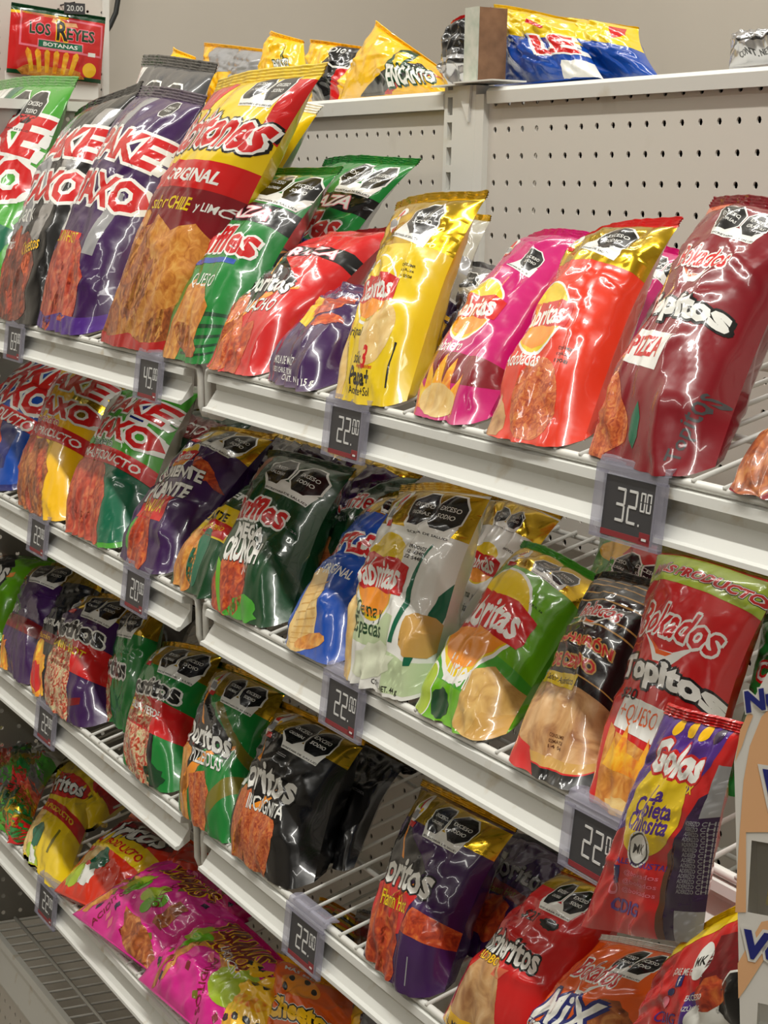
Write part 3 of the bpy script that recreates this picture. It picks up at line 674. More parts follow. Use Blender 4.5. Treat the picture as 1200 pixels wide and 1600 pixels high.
bag('yellow original potato chip bag with gold top', 1, 540, 642, (622, 318), (757, 291), 'yellow',
    sab((.40, .55), .66, '', (.3, .4), chip=O_((.60, .37), .21, .17, 'chip_pale', 2, rot=20), hv=.745, wa=(.66, .855), wr=.15, rot=2)
    +T_((.26, .345), 'Original', .30, 'black', l=3, h=.06)+T_((.44, .25), 'sólo', .13, 'black', l=3)+T_((.55, .255), '3', .06, 'red', l=3, bold=.03)+T_((.55, .215), 'ingredientes', .22, 'red', l=3, h=.025)+T_((.50, .155), 'Papa+', .30, 'black', l=3, bold=.03)+T_((.50, .09), 'Aceite+Sol', .32, 'black', l=3, bold=.01)
    +sum([T_((.74, .66-.022*k), q, .13, 'black', l=3, h=.02) for k, q in enumerate(('CONSUMIR', '12JUL26', '21 0508'))], [])+blob((.12, .14), .08, .2, 'chip_pale', 30, 2)+R_(.90, .12, .915, .33, 'black', 2), du=0.05, seal='gold', yb=-.262, yt=-.175, T=.032, Tb=.024, seed=11, NU=40, NV=50)
bag('crinkled clear and gold chip bag wedged behind the yellow original bag', 1, 628, 706, (676, 335), (762, 330), 'clear',
    oval_logo((730, 420), .34)+T_((705, 466), 'ESTE PRODUCTO', .5, 'white', [('black', .05)], l=3)+P_((708, 500), [(-.05, -.16), (.05, -.16), (.06, .04), (.03, .18), (-.03, .18), (-.06, .04)], 'plum', 4)
    +P_((708, 500), [(-.09, -.2), (.09, -.2), (.10, .05), (.05, .22), (-.05, .22), (-.1, .05)], 'white', 3)+blob((692, 505), .07, .08, 'amber', 17, 4)+blob((690, 530), .07, .08, 'amber', 18, 4)+O_((668, 532), .10, .10, 'black', 3)+O_((668, 532), .075, .075, 'amber', 4)
    +U_([(0, .1), (1, .2), (1, .35), (0, .25)], 'olive', 1)+U_([(0, .62), (1, .66), (1, .75), (0, .7)], 'grey', 1), seal='gold', yb=-.20, yt=-.11, T=.022, seed=12, crum=1.8)
bag('black labelled bag glimpsed between the yellow and the magenta bag', 1, 690, 765, (718, 415), (806, 420), 'plum',
    R_(0, .72, 1, VT, 'silver', 0)+warn((748, 442), .2), seal='grey', yb=-.20, yt=-.12, T=.02, seed=13)
bag('magenta habanero chip bag between the yellow and the red bag', 1, 655, 768, (812, 369), (934, 362), 'magenta',
    sab((.42, .545), .80, 'Habanero', (.34, .355), chip=O_((.46, .12), .28, .12, 'chip_pale', 3)+P_((.46, .15), [(-.30, -.1), (-.34, .10), (-.25, .04), (-.20, .19), (-.12, .07), (-.03, .24), (.04, .08), (.13, .22), (.18, .05), (.28, .15), (.28, -.1)], 'flames', 2)+R_(0, .22, 1, .33, 'maroon', 0),
        hv=.90, wa=(.72, .80), wr=.11, rot=2, header='magenta'), seal='magenta', yb=-.262, yt=-0.130, T=.032, seed=14, NU=40, NV=50)
bag('magenta chip bag behind the right edge of the red chilli chip bag', 1, 880, 970, (985, 385), (1076, 383), 'magenta', warn((1040, 418), .16)+oval_logo((.5, .5), .6), seal='magenta', yb=-.17, yt=-.07, T=.025, seed=15)
bag('scarlet chilli potato chip bag with gold top and red seal', 1, 778, 922, (905, 374), (1062, 331), 'vermilion',
    sab((.40, .525), .70, 'Adobadas', (.33, .345), chip=O_((.60, .20), .25, .20, 'chip_dust', 2)+blob((.16, .10), .15, .12, 'pork_rind', 19, 2), hv=.76, wa=(.72, .865), wr=.13, rot=2)
    +sum([T_((.78, .395-.022*k), q, .13, 'black', l=3, h=.018) for k, q in enumerate(('CONSUMIR', '17JUL26', '17 08'))], []), seal='red', yb=-.262, yt=-0.140, T=.034, seed=16, NU=42, NV=52)
def bok(at, s, smile=True, rot=0):
    at = C_(at, s/2+.05)
    e = T_(at, 'Bokados', s, 'red', [('white', .065)], l=3, rot=rot, h=s*.30, shear=.25, bold=.02)
    if smile: e += P_(at, [(-.26*s, -.16*s), (-.1*s, -.26*s), (.12*s, -.25*s), (.34*s, -.12*s), (.12*s, -.36*s), (-.1*s, -.36*s)], 'white', 2, rot=rot)+P_(at, [(-.2*s, -.18*s), (-.05*s, -.26*s), (.12*s, -.26*s), (.05*s, -.30*s), (-.08*s, -.30*s)], 'orange', 3, rot=rot)
    return e
bag('maroon pizza tortilla chip bag at the right end of the first shelf', 1, 935, 1130, (1113, 302), (1292, 330), 'maroon',
    bok((.50, .735), .52, True, 2)+T_((.50, .545), 'Topitos', .86, 'white', [('black', .085)], l=4, h=.20, rot=0, bold=.05)+P_((.36, .40), [(-.20, -.07), (.22, -.09), (.27, .07), (-.16, .08)], 'white', 2)+T_((.38, .40), 'PIZZA', .32, 'red', l=4, shear=.2, bold=.03, h=.09)
    +warn((.60, .88), .105, ('EXCESO', 'CALORÍAS'), ('EXCESO', 'GRASAS'))+R_(0, .91, .35, VT, 'orange', 1)+tri_chip((.24, .17), .20, 'chip_dust', 2, rot=25)+tri_chip((.14, .07), .16, 'chip_dust', 3, rot=80)+P_((.52, .18), [(0, -.09), (.05, -.03), (.045, .04), (0, .09), (-.045, .04), (-.05, -.03)], 'teal', 4)+T_((.93, .2), 'Topitos', .3, 'dgrey', l=2, rot=70), seal='maroon', yb=-.26, yt=-0.140, T=.04, seed=17, NU=44, NV=52)
bag('brown snack bag with a see-through window at the right edge of the first shelf', 1, 1150, 1290, (1235, 622), (1385, 640), 'maroon',
    blob((1175, 710), .34, .32, 'chip_brown', 21, 2)+blob((.45, .6), .4, .3, 'chip_brown', 22, 2), yb=-.262, yt=-0.170, T=.03, seed=18)

# ================================================================== lying on the top shelf
def enc(at, s, band_at):
    e = P_(band_at, [(-.55, -.9), (-.2, -.9), (.5, .9), (.22, .9)], 'black', 1, rot=-20)+P_(band_at, [(-.2, -.9), (-.10, -.9), (.58, .9), (.5, .9)], 'red', 1, rot=-20)
    return e+T_(at, 'ENCANTO', s, 'white', [('dgreen', .09)], l=4, h=s*.34, rot=8, bold=.04)+O_(at, .17*s, .28*s, 'dgreen', 2, (-.05, .36*s))+O_(at, .10*s, .18*s, 'yellow', 3, (-.05, .38*s))+P_(at, [(-.16*s, .1*s), (-.06*s, .1*s), (.16*s, .5*s), (.06*s, .5*s)], 'yellow', 4, (-.05, 0))
bagx('foremost yellow bag on the top shelf with a slanted black stripe', 0, (530, 160), (698, 150), (592, 34), (695, 112), (.07, .07, .09, .09), 'amber', U_([(.26, 0), (.50, 0), (.96, .66), (.80, .80)], 'black', 1)+U_([(.50, 0), (.57, 0), (1, .60), (.96, .66)], 'red', 1)+T_((.76, .40), 'ENCANTO', .42, 'white', [('dgreen', .09)], l=4, h=.16, rot=10, bold=.04)+O_((.62, .64), .09, .13, 'dgreen', 2)+O_((.62, .66), .05, .08, 'yellow', 3)+P_((.60, .54), [(-.06, -.05), (-.02, -.06), (.08, .10), (.04, .12)], 'yellow', 4), seal='amber', T=.02, Tb=.02, seed=21, inset=.03, pw=3)
bagx('yellow bag with a black label corner, second from right among the yellow bags', 0, (480, 165), (575, 160), (488, 62), (566, 72), (.11, .11, .12, .12), 'amber',
    octo((548, 75), .2, ('EXCESO', 'SODIO'))+U_([(.2, 0), (.55, 0), (.95, .9), (.7, .9)], 'black', 1)+U_([(.55, 0), (.65, 0), (1, .8), (.95, .9)], 'red', 1), seal='amber', T=.02, Tb=.015, seed=22, crum=1.6)
bagx('peaked yellow bag behind the red corner of the chilli chip bag', 0, (392, 168), (500, 165), (425, 48), (468, 62), (.14, .14, .15, .15), 'amber',
    enc((442, 100), .3, (.9, .1)), seal='amber', T=.02, Tb=.015, seed=23, crum=1.6)
bagx('yellow bag with grey small print at the left of the yellow row', 0, (312, 172), (420, 168), (318, 66), (425, 78), (.16, .16, .17, .17), 'amber',
    P_((348, 88), [(-.2, -.1), (.2, -.08), (.1, .1), (-.2, .12)], 'grey', 2)+P_((380, 105), [(-.2, -.1), (.2, -.08), (.2, .1), (-.2, .12)], 'grey', 2), seal='amber', T=.02, Tb=.015, seed=24, crum=1.6)
bagx('leftmost yellow bag of the top shelf showing only its tip', 0, (262, 178), (330, 172), (272, 73), (300, 88), (.12, .12, .13, .13), 'amber', (), seal='amber', T=.012, Tb=.01, seed=25, crum=1.5)
bagx('black and silver bag squeezed behind the board offcut', 0, (688, 150), (760, 142), (708, 38), (760, 8), (.08, .08, .10, .10), 'black',
    U_([(0, 0), (1, 0), (1, .28), (0, .34)], 'silver', 1)+U_([(0, .38), (1, .34), (1, .40), (0, .44)], 'grey', 1), seal='red', T=.016, Tb=.015, seed=26, crum=1.8)
def loro(at, s, rot=8): return T_(at, 'LE', s, 'red', [('white', .07)], l=3, h=s*.42, rot=rot, bold=.04)
bagx('blue and yellow bag lying next to the board offcut', 0, (770, 135), (945, 124), (775, 8), (905, 30), (.055, .055, .08, .08), 'blue',
    R_(0, .50, 1, VT, 'yellow', 0)+loro((.80, .42), .34)+T_((.16, .42), '¡NO!', .24, 'white', [('black', .1)], l=3, rot=20)+P_((.04, .62), [(-.1, -.1), (.1, -.05), (.08, .14), (-.08, .12)], 'red', 2)+P_((.86, .10), [(-.16, -.08), (.2, -.1), (.2, .08), (-.05, .06)], 'white', 3)
    +U_([(.55, .72), (.75, .62), (.78, .66), (.58, .78)], 'red', 2), seal='yellow', T=.028, Tb=.02, seed=27, crum=1.9)
bagx('second blue and yellow bag, right of the one by the board offcut', 0, (890, 128), (1034, 118), (862, 28), (990, 38), (.09, .09, .11, .11), 'blue',
    R_(0, .46, 1, VT, 'yellow', 0)+U_([(.35, .92), (.55, .95), (.5, VT), (.3, VT)], 'red', 2)+U_([(.86, .56), (.96, .7), (.95, .85), (.86, .8)], 'red', 2), seal='yellow', T=.028, Tb=.02, seed=28, crum=1.9)
bagx('silver bag lying alone at the right end of the top shelf', 0, (1138, 109), (1300, 99), (1148, 68), (1300, 45), (.06, .06, .08, .08), 'silver',
    T_((1180, 82), 'CONT. NET.', .35, 'black', l=3, h=.03)+U_([(0, .3), (1, .36), (1, .42), (0, .36)], 'black', 2), seal='plum', T=.022, Tb=.02, seed=29, crum=1.6)

# ================================================================== second shelf down, left bay
bag('blue snack mix bag with a red banner at the left end of the second shelf', 2, -58, 45, (62, 560), (152, 555), 'blue',
    pak((.36, .22), 'rolls', '', .48, .80, .645, .76, .155)+U_([(.5, .12), (.9, .2), (.9, .5), (.5, .5)], 'navy', 0)+U_([(0, 0), (1, 0), (1, .07), (0, .10)], 'navy', 4)+O_((.58, .42), .08, .06, 'amber', 3)+U_([(0, .62), (.34, .66), (.3, VT), (0, VT)], 'white', 0), seal='white', T=.03, seed=31, yt=-0.140)
bag('amber snack mix bag with a red banner, second on the second shelf', 2, 48, 132, (98, 572), (208, 562), 'amber',
    pak((.36, .22), 'chip_brown', '', .48, .80, .645, .76, .155)+T_((.50, .555), 'mezcladito', .42, 'red', [('white', .05)], l=4)+U_([(.74, .62), (1, .62), (1, VT), (.74, VT)], 'gold', 0)+U_([(.55, .34), (.75, .30), (.75, .42), (.6, .46)], 'gold', 1)+U_([(0, .61), (.4, .61), (.3, VT), (0, VT)], 'white', 0), seal='amber', T=.032, seed=32, yt=-0.140)
bag('leaf green snack mix bag with a red banner on the second shelf', 2, 124, 218, (200, 605), (312, 600), 'leaf',
    pak((.36, .22), 'rolls', '', .48, .80, .645, .76, .155)+T_((.50, .555), 'habanero', .36, 'teal', [('white', .04)], l=4)+U_([(.6, .05), (1, .05), (1, .46), (.66, .46)], 'teal', 0)+P_((.80, .78), [(-.10, -.12), (.10, -.12), (.10, .12), (-.10, .12)], 'white', 2)+P_((.80, .78), [(-.06, -.08), (.06, -.08), (.06, .08), (-.06, .08)], 'navy', 3)+U_([(0, .61), (.34, .61), (.26, VT), (0, VT)], 'white', 0), seal='white', T=.034, seed=33, yt=-0.140, back='clear')
bag('dark bag with a short red banner deep behind the purple hot chip bag', 2, 215, 300, (292, 640), (400, 650), 'dgreen',
    U_([(0, .62), (1, .66), (1, .86), (0, .84)], 'darkred', 2)+T_((325, 680), 'CTO', .3, 'white', l=4)+U_([(.6, 0), (1, 0), (1, .5), (.7, .5)], 'clear', 0), yb=-.19, yt=-.09, T=.026, seed=34)
bag('small purple hot chip bag with a gold top on the second shelf', 2, 208, 290, (333, 672), (430, 672), 'purple',
    T_((.46, .57), 'CRUJIENTE', .70, 'white', [('black', .03)], l=4, h=.12, rot=8, bold=.04)+T_((.48, .46), 'PICANTE', .60, 'white', [('black', .03)], l=4, h=.12, rot=8, bold=.04)+R_(0, .80, 1, VT, 'gold', 0)+warn((.66, .87), .10)+sticker((.30, .87), .075)+oval_logo((.44, .69), .36, 8)
    +P_((.42, .36), [(-.24, -.06), (.26, -.05), (.28, .07), (-.22, .06)], 'red', 2)+T_((.43, .362), 'LA NUEVA', .40, 'yellow', l=4, h=.06, rot=2)+blob((.76, .66), .16, .05, 'chip_red', 42, 2, rot=-20)+blob((.40, .16), .20, .16, 'chip_red', 41, 2, jag=.1)+blob((.24, .20), .1, .08, 'leaf', 43, 1), du=0.08, seal='gold', T=.026, seed=35, yt=-0.140)
bag('green and yellow hot chip bag lying against the dark green ridged bag', 2, 282, 362, (398, 768), (488, 760), 'dgreen',
    U_([(0, .36), (1, .38), (1, .64), (0, .62)], 'yellow', 1)+T_((.5, .72), 'CRUJIENTE', .7, 'white', l=3, h=.10, rot=4, bold=.04)+T_((.45, .53), 'PICANTE', .5, 'black', l=3, h=.08, rot=4, bold=.03)+P_((.62, .44), [(-.2, -.06), (.24, -.05), (.26, .06), (-.18, .06)], 'red', 3)+T_((.62, .44), 'JALAPEÑO', .36, 'yellow', l=4, h=.06)+blob((.36, .20), .24, .17, 'chip_gold', 43, 3, jag=.06)+blob((.60, .28), .12, .13, 'teal', 44, 3, jag=.06), seal='plum', T=.024, seed=36, yt=-0.160)
bag('dark green mega ridged chip bag upright at the bay joint', 2, 352, 458, (424, 706), (550, 725), 'dgreen',
    T_((.42, .585), 'Ruffles', .74, 'red', [('white', .07)], l=3, h=.19, rot=4, shear=.2, bold=.03)+U_([(.06, .50), (.4, .515), (.78, .535), (.78, .55), (.4, .535), (.06, .52)], 'blue', 2)+T_((.46, .445), 'MEGA', .38, 'white', [('black', .03)], l=4, h=.095, rot=3, bold=.05)+T_((.45, .355), 'CRUNCH', .48, 'white', [('black', .03)], l=4, h=.095, rot=3, bold=.05)+T_((.54, .295), '¡O!', .08, 'white', l=4)
    +warn((.62, .83), .125)+blob((.32, .15), .26, .15, 'chip_red', 45, 2, rot=20, jag=.08)+U_([(.30, .02), (.36, .02), (.30, .28), (.24, .30)], 'lime', 3)+blob((.55, .08), .22, .08, 'leaf', 47, 2, rot=10)+blob((.14, .84), .08, .18, 'chip_brown', 48, 1, rot=-20)+T_((.80, .56), '12 JUL 26', .14, 'grey', l=3, h=.02), du=0.08, seal='dgreen', T=.032, seed=37, yt=-0.155, yb=-.258, NU=40, NV=50)
# second shelf down, right bay
bag('dark green bag in shadow behind the mega ridged chip bag', 2, 478, 552, (552, 742), (655, 735), 'dgreen', T_((575, 790), 'Ruffles', .8, 'red', [('white', .06)], l=3, h=.2, rot=12, shear=.2)+T_((560, 815), 'CRUNCH', .4, 'grey', l=3, rot=10)+blob((.3, .25), .3, .2, 'chip_brown', 49, 2), seal='gold', yb=-.20, yt=-.09, T=.024, seed=38)
bag('purple and gold bag pressed under the first shelf behind the mega ridged bag', 2, 385, 480, (428, 672), (560, 690), 'plum', R_(0, .84, 1, VT, 'gold', 1)+U_([(.3, .5), (.55, .5), (.6, .84), (.35, .84)], 'grey', 1), seal='gold', yb=-.17, yt=-.07, T=.022, seed=39, crum=1.6)
bag('purple bag with a yellow spot under the price tag reading 22', 2, 470, 560, (545, 700), (664, 730), 'purple', O_((555, 735), .12, .1, 'yellow', 2)+R_(0, .88, 1, VT, 'gold', 1), seal='gold', yb=-.17, yt=-.08, T=.022, seed=40, crum=1.6)
bag('bright blue ridged chip bag tucked behind the white bag', 2, 462, 552, (590, 778), (694, 768), 'blue',
    T_((.46, .62), 'RUFFLES', .92, 'red', [('white', .07)], l=3, h=.23, rot=9, shear=.2, bold=.04)+T_((.60, .45), 'ORIGINAL', .42, 'white', l=3, rot=4, shear=.2, h=.085, bold=.02)+R_(0, .82, 1, VT, 'gold', 0)+sticker((.3, .88), .08)+warn((.7, .88), .08)
    +P_((.40, .20), [(-.26, -.24), (.0, -.20), (.26, -.10), (.24, .12), (.10, .30), (-.06, .30), (-.2, .10)], 'chip_pale', 2)+sum([U_([(.20+.012*k, .06+.035*k), (.62, .10+.035*k), (.62, .106+.035*k), (.20+.012*k, .066+.035*k)], 'tan', 3) for k in range(9)], [])+blob((.58, .12), .26, .05, 'chip_gold', 51, 4, rot=12, jag=.05), seal='gold', yt=-0.140, T=.028, seed=41, NU=40, NV=50)
bag('white cream and herb chip bag with a gold top on the second shelf', 2, 555, 676, (622, 755), (770, 760), 'white',
    sab((.40, .575), .64, '', (.3, .4), hv=.79, wa=(.66, .87), wr=.125, two=True, rot=0)+U_([(0, .26), (.72, .24), (.76, .40), (0, .44)], 'mint', 0)+T_((.36, .385), 'Crema y', .36, 'dgreen', l=3, rot=1, h=.075)+T_((.36, .315), 'Especias', .38, 'dgreen', l=3, rot=1, h=.075)
    +sum([P_((x, y), [(-.06, -.26), (-.01, -.10), (.0, .06), (.04, .24), (.05, .23), (.025, .06), (.015, -.10), (-.03, -.26)], 'teal', 2) for x, y in ((.74, .56), (.90, .50))], [])+blob((.86, .36), .10, .09, 'tan', 54, 3)+blob((.45, .17), .26, .07, 'cream', 52, 2, rot=10)+blob((.08, .2), .10, .3, 'chip_pale', 53, 1, jag=.05)
    +U_([(.66, .03), (1, .03), (1, .22), (.74, .26)], 'mint', 0)+T_((.62, .05), 'CONT. NET. 44 g', .34, 'black', l=3, h=.035)+sum([T_((.70, .72-.022*k), q, .13, 'black', l=3, h=.02) for k, q in enumerate(('09NOV25', '12 4348', '22 5448'))], []), du=0.08, seal='gold', yt=-.195, dt=-.01, yb=-.258, T=.034, seed=42, NU=42, NV=52, crum=1.4)
bag('second white cream chip bag in shadow behind the lime chip bag', 2, 690, 760, (765, 768), (880, 800), 'white',
    R_(0, .80, 1, VT, 'gold', 0)+warn((.55, .86), .11)+oval_logo((.50, .58), .66)+T_((.45, .37), 'Crema y', .36, 'dgreen', l=3, h=.07)+T_((.45, .30), 'Especias', .36, 'dgreen', l=3, h=.07)+T_((.8, .7), '09NOV25', .14, 'black', l=3, h=.025), seal='gold', yb=-.20, yt=-.10, T=.026, seed=43)
bag('lime green lemon chip bag tilted right with a gold top', 2, 662, 800, (822, 848), (957, 903), 'lime',
    sab((.44, .555), .98, 'Limón', (.50, .285), chip=P_((.84, .19), [(-.24, -.10), (-.05, -.20), (.16, -.18), (.26, -.02), (.18, .12), (-.02, .16), (-.2, .10)], 'lime_chip', 2)+P_((.86, .14), [(-.1, -.10), (.14, -.12), (.22, .02), (.02, .04)], 'tan', 3)+O_((.16, .13), .11, .15, 'white', 2, rot=-20)+O_((.16, .13), .10, .14, 'limefruit', 3, rot=-20)+blob((.38, .12), .10, .08, 'dgreen', 55, 2), hv=.81, wa=(.68, .875), wr=.10, two=True, rot=0, fw=.34)
    +U_([(0, .24), (1, .22), (1, .38), (0, .41)], 'leaf', 0)+T_((.82, .68), '12 JUL 26', .12, 'dgreen', l=3, h=.02), du=0.02, seal='leaf', yt=-0.140, yb=-.262, T=.036, seed=44, NU=44, NV=54)
bag('green and red bag with a black warning behind the pork rind bag', 2, 860, 960, (942, 832), (1080, 850), 'leaf', warn((1000, 895), .15)+O_((.45, .86), .3, .14, 'amber', 1)+U_([(.5, .84), (1, .80), (1, VT), (.6, VT)], 'red', 2), seal='dgreen', yb=-.19, yt=-.08, T=.024, seed=45)
bag('clear pork rind bag with a black striped top', 2, 812, 935, (935, 900), (1052, 905), 'pork_rind',
    R_(0, .42, 1, VT, 'black', 1)+sum([U_([(0, v), (1, v+.015), (1, v+.022), (0, v+.006)], 'tan', 2) for v in (.45, .69, .73, .81, .85, .89, .92)], [])+bok((.52, .775), .56, True, 2)
    +T_((.48, .625), 'CHICHARRÓN', .80, 'red', [('tan', .09)], l=4, h=.115, rot=1, bold=.03)+T_((.48, .525), 'DE CERDO', .64, 'red', [('tan', .09)], l=4, h=.115, rot=1, bold=.03)
    +P_((.40, .435), [(-.28, -.05), (.26, -.06), (.3, .05), (-.26, .06)], 'yellow', 7)+T_((.41, .435), 'Sabor Auténtico', .44, 'black', l=8, h=.055)+R_(0, .0, 1, .09, 'black', 2)+R_(0, .09, 1, .15, 'tan', 2)+R_(0, .085, 1, .095, 'red', 3)+sum([T_((.62, .24-.022*k), q, .15, 'brown', l=3, h=.02) for k, q in enumerate(('CONSUMIR', '02MAY26', '14 04'))], [])+P_((.2, .08), [(-.2, -.1), (.2, -.1), (.1, .1), (-.2, .14)], 'red', 4), du=0.05, seal='black', yt=-0.150, yb=-.258, T=.034, seed=46, NU=42, NV=52)
bag('red cheese tortilla chip bag with a yellow band at the right of the second shelf', 2, 932, 1098, (1033, 850), (1222, 888), 'red',
    R_(0, .845, 1, VT, 'limefruit', 2)+T_((.50, .895), 'MÁS PRODUCTO', .90, 'red', [('white', .05), ('black', .09)], l=4, h=.095, rot=0, shear=.15, bold=.04)+bok((.50, .715), .74, True, 1)
    +T_((.50, .53), 'Topitos', .94, 'white', [('black', .085)], l=4, h=.20, rot=0, bold=.05)+P_((.42, .375), [(-.24, -.065), (.24, -.08), (.28, .065), (-.20, .08)], 'white', 3)+T_((.43, .375), '+QUESO', .40, 'orange', l=5, shear=.2, bold=.03, h=.09)
    +T_((.25, .435), '$20', .20, 'black', l=8, shear=.2, h=.07)+P_((.46, .18), [(-.22, -.18), (.04, -.28), (.28, .12), (-.22, .16)], 'chip_gold', 3)+P_((.22, .15), [(-.14, -.2), (.08, -.22), (.0, .2), (-.08, .22)], 'chip_gold', 2)+P_((.44, .235), [(-.3, -.04), (-.2, .08), (-.16, .04), (-.1, .14), (-.04, .04), (.10, .03), (.16, .12), (.2, .04), (.34, .0), (.3, -.04)], 'flames', 4)+blob((.42, .05), .2, .05, 'chip_pale', 57, 4), du=0.06, seal='olive', yt=-0.150, yb=-.258, T=.038, seed=47, NU=44, NV=54, crum=.7)
bag('green bag glimpsed right of the red cheese tortilla chip bag', 2, 1135, 1240, (1195, 965), (1310, 960), 'green', T_((1192, 1050), 'C', .2, 'white', [('red', .1)], l=3), yb=-.22, yt=-.14, T=.024, seed=48)

# ================================================================== third shelf down, left bay
bag('lime green tortilla chip bag at the left end of the third shelf', 3, -72, 6, (8, 878), (88, 868), 'lime', 
    dor((.55, .66), .62)+P_((.5, .45), [(-.34, -.08), (.34, -.08), (.38, .10), (-.3, .10)], 'black', 2)+T_((.5, .455), 'DINAMITA', .62, 'white', [('red', .03)], l=4, rot=3, h=.11, bold=.03), seal='lime', T=.026, seed=51, yt=-0.170)
bag('purple tortilla chip bag, leftmost with a gold top on the third shelf', 3, 22, 78, (55, 885), (138, 880), 'purple', 
    R_(0, .80, 1, VT, 'gold', 0)+warn((.66, .87), .12)+sticker((.25, .87), .085)+R_(0, .36, 1, .46, 'darkred', 1)+blob((.22, .14), .14, .13, 'flames', 58, 2)+T_((.24, .52), 'DINAMITA', .40, 'white', l=3, h=.09, bold=.03), seal='gold', T=.024, seed=52, yt=-0.170)
bag('black bag with a flame picture between two purple bags', 3, 66, 112, (108, 890), (172, 880), 'black', 
    blob((.35, .20), .28, .28, 'flames', 59, 2)+blob((.35, .18), .12, .14, 'red', 58, 3)+R_(0, .40, 1, .47, 'darkred', 1)+T_((.45, .55), 'MAYORA', .5, 'white', l=3, bold=.03, h=.1)+T_((.4, .435), 'Flamin', .4, 'amber', l=3, h=.06)+R_(0, .84, 1, VT, 'gold', 0), seal='gold', T=.022, seed=53, yt=-0.160, yb=-.245)
def tos(w_at, band_at, flavor, food_at, band='red', fcol='yellow'):
    w_at = C_(w_at, .48); band_at = C_(band_at, .48)
    e = T_(w_at, 'Tostitos', .80, 'black', [('white', .065)], l=4, h=.15, rot=4, bold=.04)+P_(band_at, [(-.5, -.10), (.5, -.10), (.52, .10), (-.5, .10)], band, 2)+T_(band_at, flavor, .60, fcol, l=7, h=.055, bold=.02)
    return e+blob(food_at, .30, .30, 'salsa', 60, 2, jag=.07)
bag('purple hot tortilla chip bag with a salsa picture on the third shelf', 3, 92, 172, (127, 925), (226, 937), 'purple', 
    tos((.48, .63), (.48, .475), 'FLAMIN HOT', (.38, .25))+R_(0, .80, 1, VT, 'gold', 0)+sticker((.28, .87), .085)+warn((.68, .865), .095)+U_([(.5, .1), (.9, .2), (.9, .24), (.5, .16)], 'darkred', 1), du=0.05, seal='gold', T=.03, seed=54, yt=-0.180)
bag('green tortilla chip bag seen edge on between the purple and the salsa verde bag', 3, 172, 228, (196, 945), (262, 940), 'green', 
    R_(0, .76, 1, VT, 'gold', 0)+warn((.5, .85), .14)+T_((.36, .50), 'Tostitos', .80, 'black', [('white', .08)], l=4, h=.2, bold=.04)+R_(0, .34, .4, .42, 'red', 2)+blob((.2, .2), .2, .26, 'salsa', 61, 2), seal='gold', T=.024, seed=55, yt=-0.180, yb=-.24)
bag('green salsa verde tortilla chip bag with a bowl picture', 3, 214, 300, (258, 1004), (345, 1012), 'green', 
    O_((.44, .235), .33, .30, 'black', 1)+tos((.48, .63), (.48, .465), 'SALSA VERDE', (.40, .245), fcol='white')+R_(0, .78, 1, VT, 'gold', 0)+sticker((.28, .865), .085)+warn((.70, .855), .105)+T_((.2, .465), '15', .1, 'yellow', l=5, bold=.03)+blob((.75, .12), .12, .06, 'dgreen', 62, 2), du=0.05, seal='gold', T=.03, seed=56, yt=-0.190, yb=-.258)
bag('black bag with a red flash in the shadow above the salsa verde bag', 3, 205, 275, (238, 930), (318, 945), 'black', U_([(.3, .45), (.5, .45), (.5, .8), (.4, .85)], 'red', 2), yb=-.15, yt=-.06, T=.02, seed=57)
bag('green pizza tortilla chip bag upright at the left bay end', 3, 302, 402, (338, 1030), (446, 1072), 'green', 
    dor((.43, .545), .64, 'PIZZEROLAS', (.52, .415), hv=.80, chips=P_((.20, .17), [(-.12, -.24), (.04, -.2), (.10, .2), (-.08, .22)], 'chip_gold', 2)+P_((.42, .14), [(-.14, -.2), (.0, -.24), (.22, .1), (.12, .16), (-.1, .12)], 'chip_dust', 3)+P_((.70, .62), [(-.22, .16), (-.16, .20), (.24, -.10), (.2, -.16)], 'olive', 0)+P_((.70, .30), [(-.26, -.12), (-.22, -.18), (.28, .08), (.24, .14)], 'olive', 0)), du=0.1, seal='gold', T=.03, seed=58, yt=-0.190, yb=-.258, NU=40, NV=50)
# third shelf down, right bay
bag('black tortilla chip bag with two brown chips on the third shelf', 3, 382, 498, (440, 1095), (566, 1152), 'black', 
    dor((.44, .545), .72, 'INCÓGNITA', (.56, .40), hv=.82, fw=.44, chips=P_((.24, .20), [(-.16, -.26), (.02, -.22), (.14, .12), (.10, .16), (-.10, .16)], 'chip_dust', 2)+P_((.48, .13), [(-.14, -.22), (.02, -.2), (.28, .10), (.24, .14), (-.16, .14)], 'chip_dust', 3))+R_(.60, .72, .67, .725, 'grey', 2)+R_(.60, .71, .67, .715, 'grey', 2)+R_(.72, .08, .735, .24, 'grey', 2), du=0.05, seal='gold', T=.032, seed=59, yt=-0.190, yb=-.258, NU=40, NV=50)
bag('second black tortilla chip bag, slumped and narrow-footed, beside the wire gap', 3, 508, 556, (545, 1148), (635, 1182), 'black', T_((570, 1190), 'Doritos', .5, 'dgrey', l=3, rot=4)+T_((560, 1235), 'INCÓGNITA', .3, 'grey', l=3)+U_([(.0, .0), (.25, 0), (.12, .5), (0, .6)], 'silver', 1)+O_((505, 1312), .12, .12, 'amber', 3), seal='gold', T=.024, seed=60, yt=-.14, yb=-.225, back='silver')
bag('third black bag at the back, deep in shadow right of the black pair', 3, 585, 650, (600, 1185), (690, 1210), 'black', (), seal='gold', yb=-.10, yt=-.05, T=.02, seed=61)
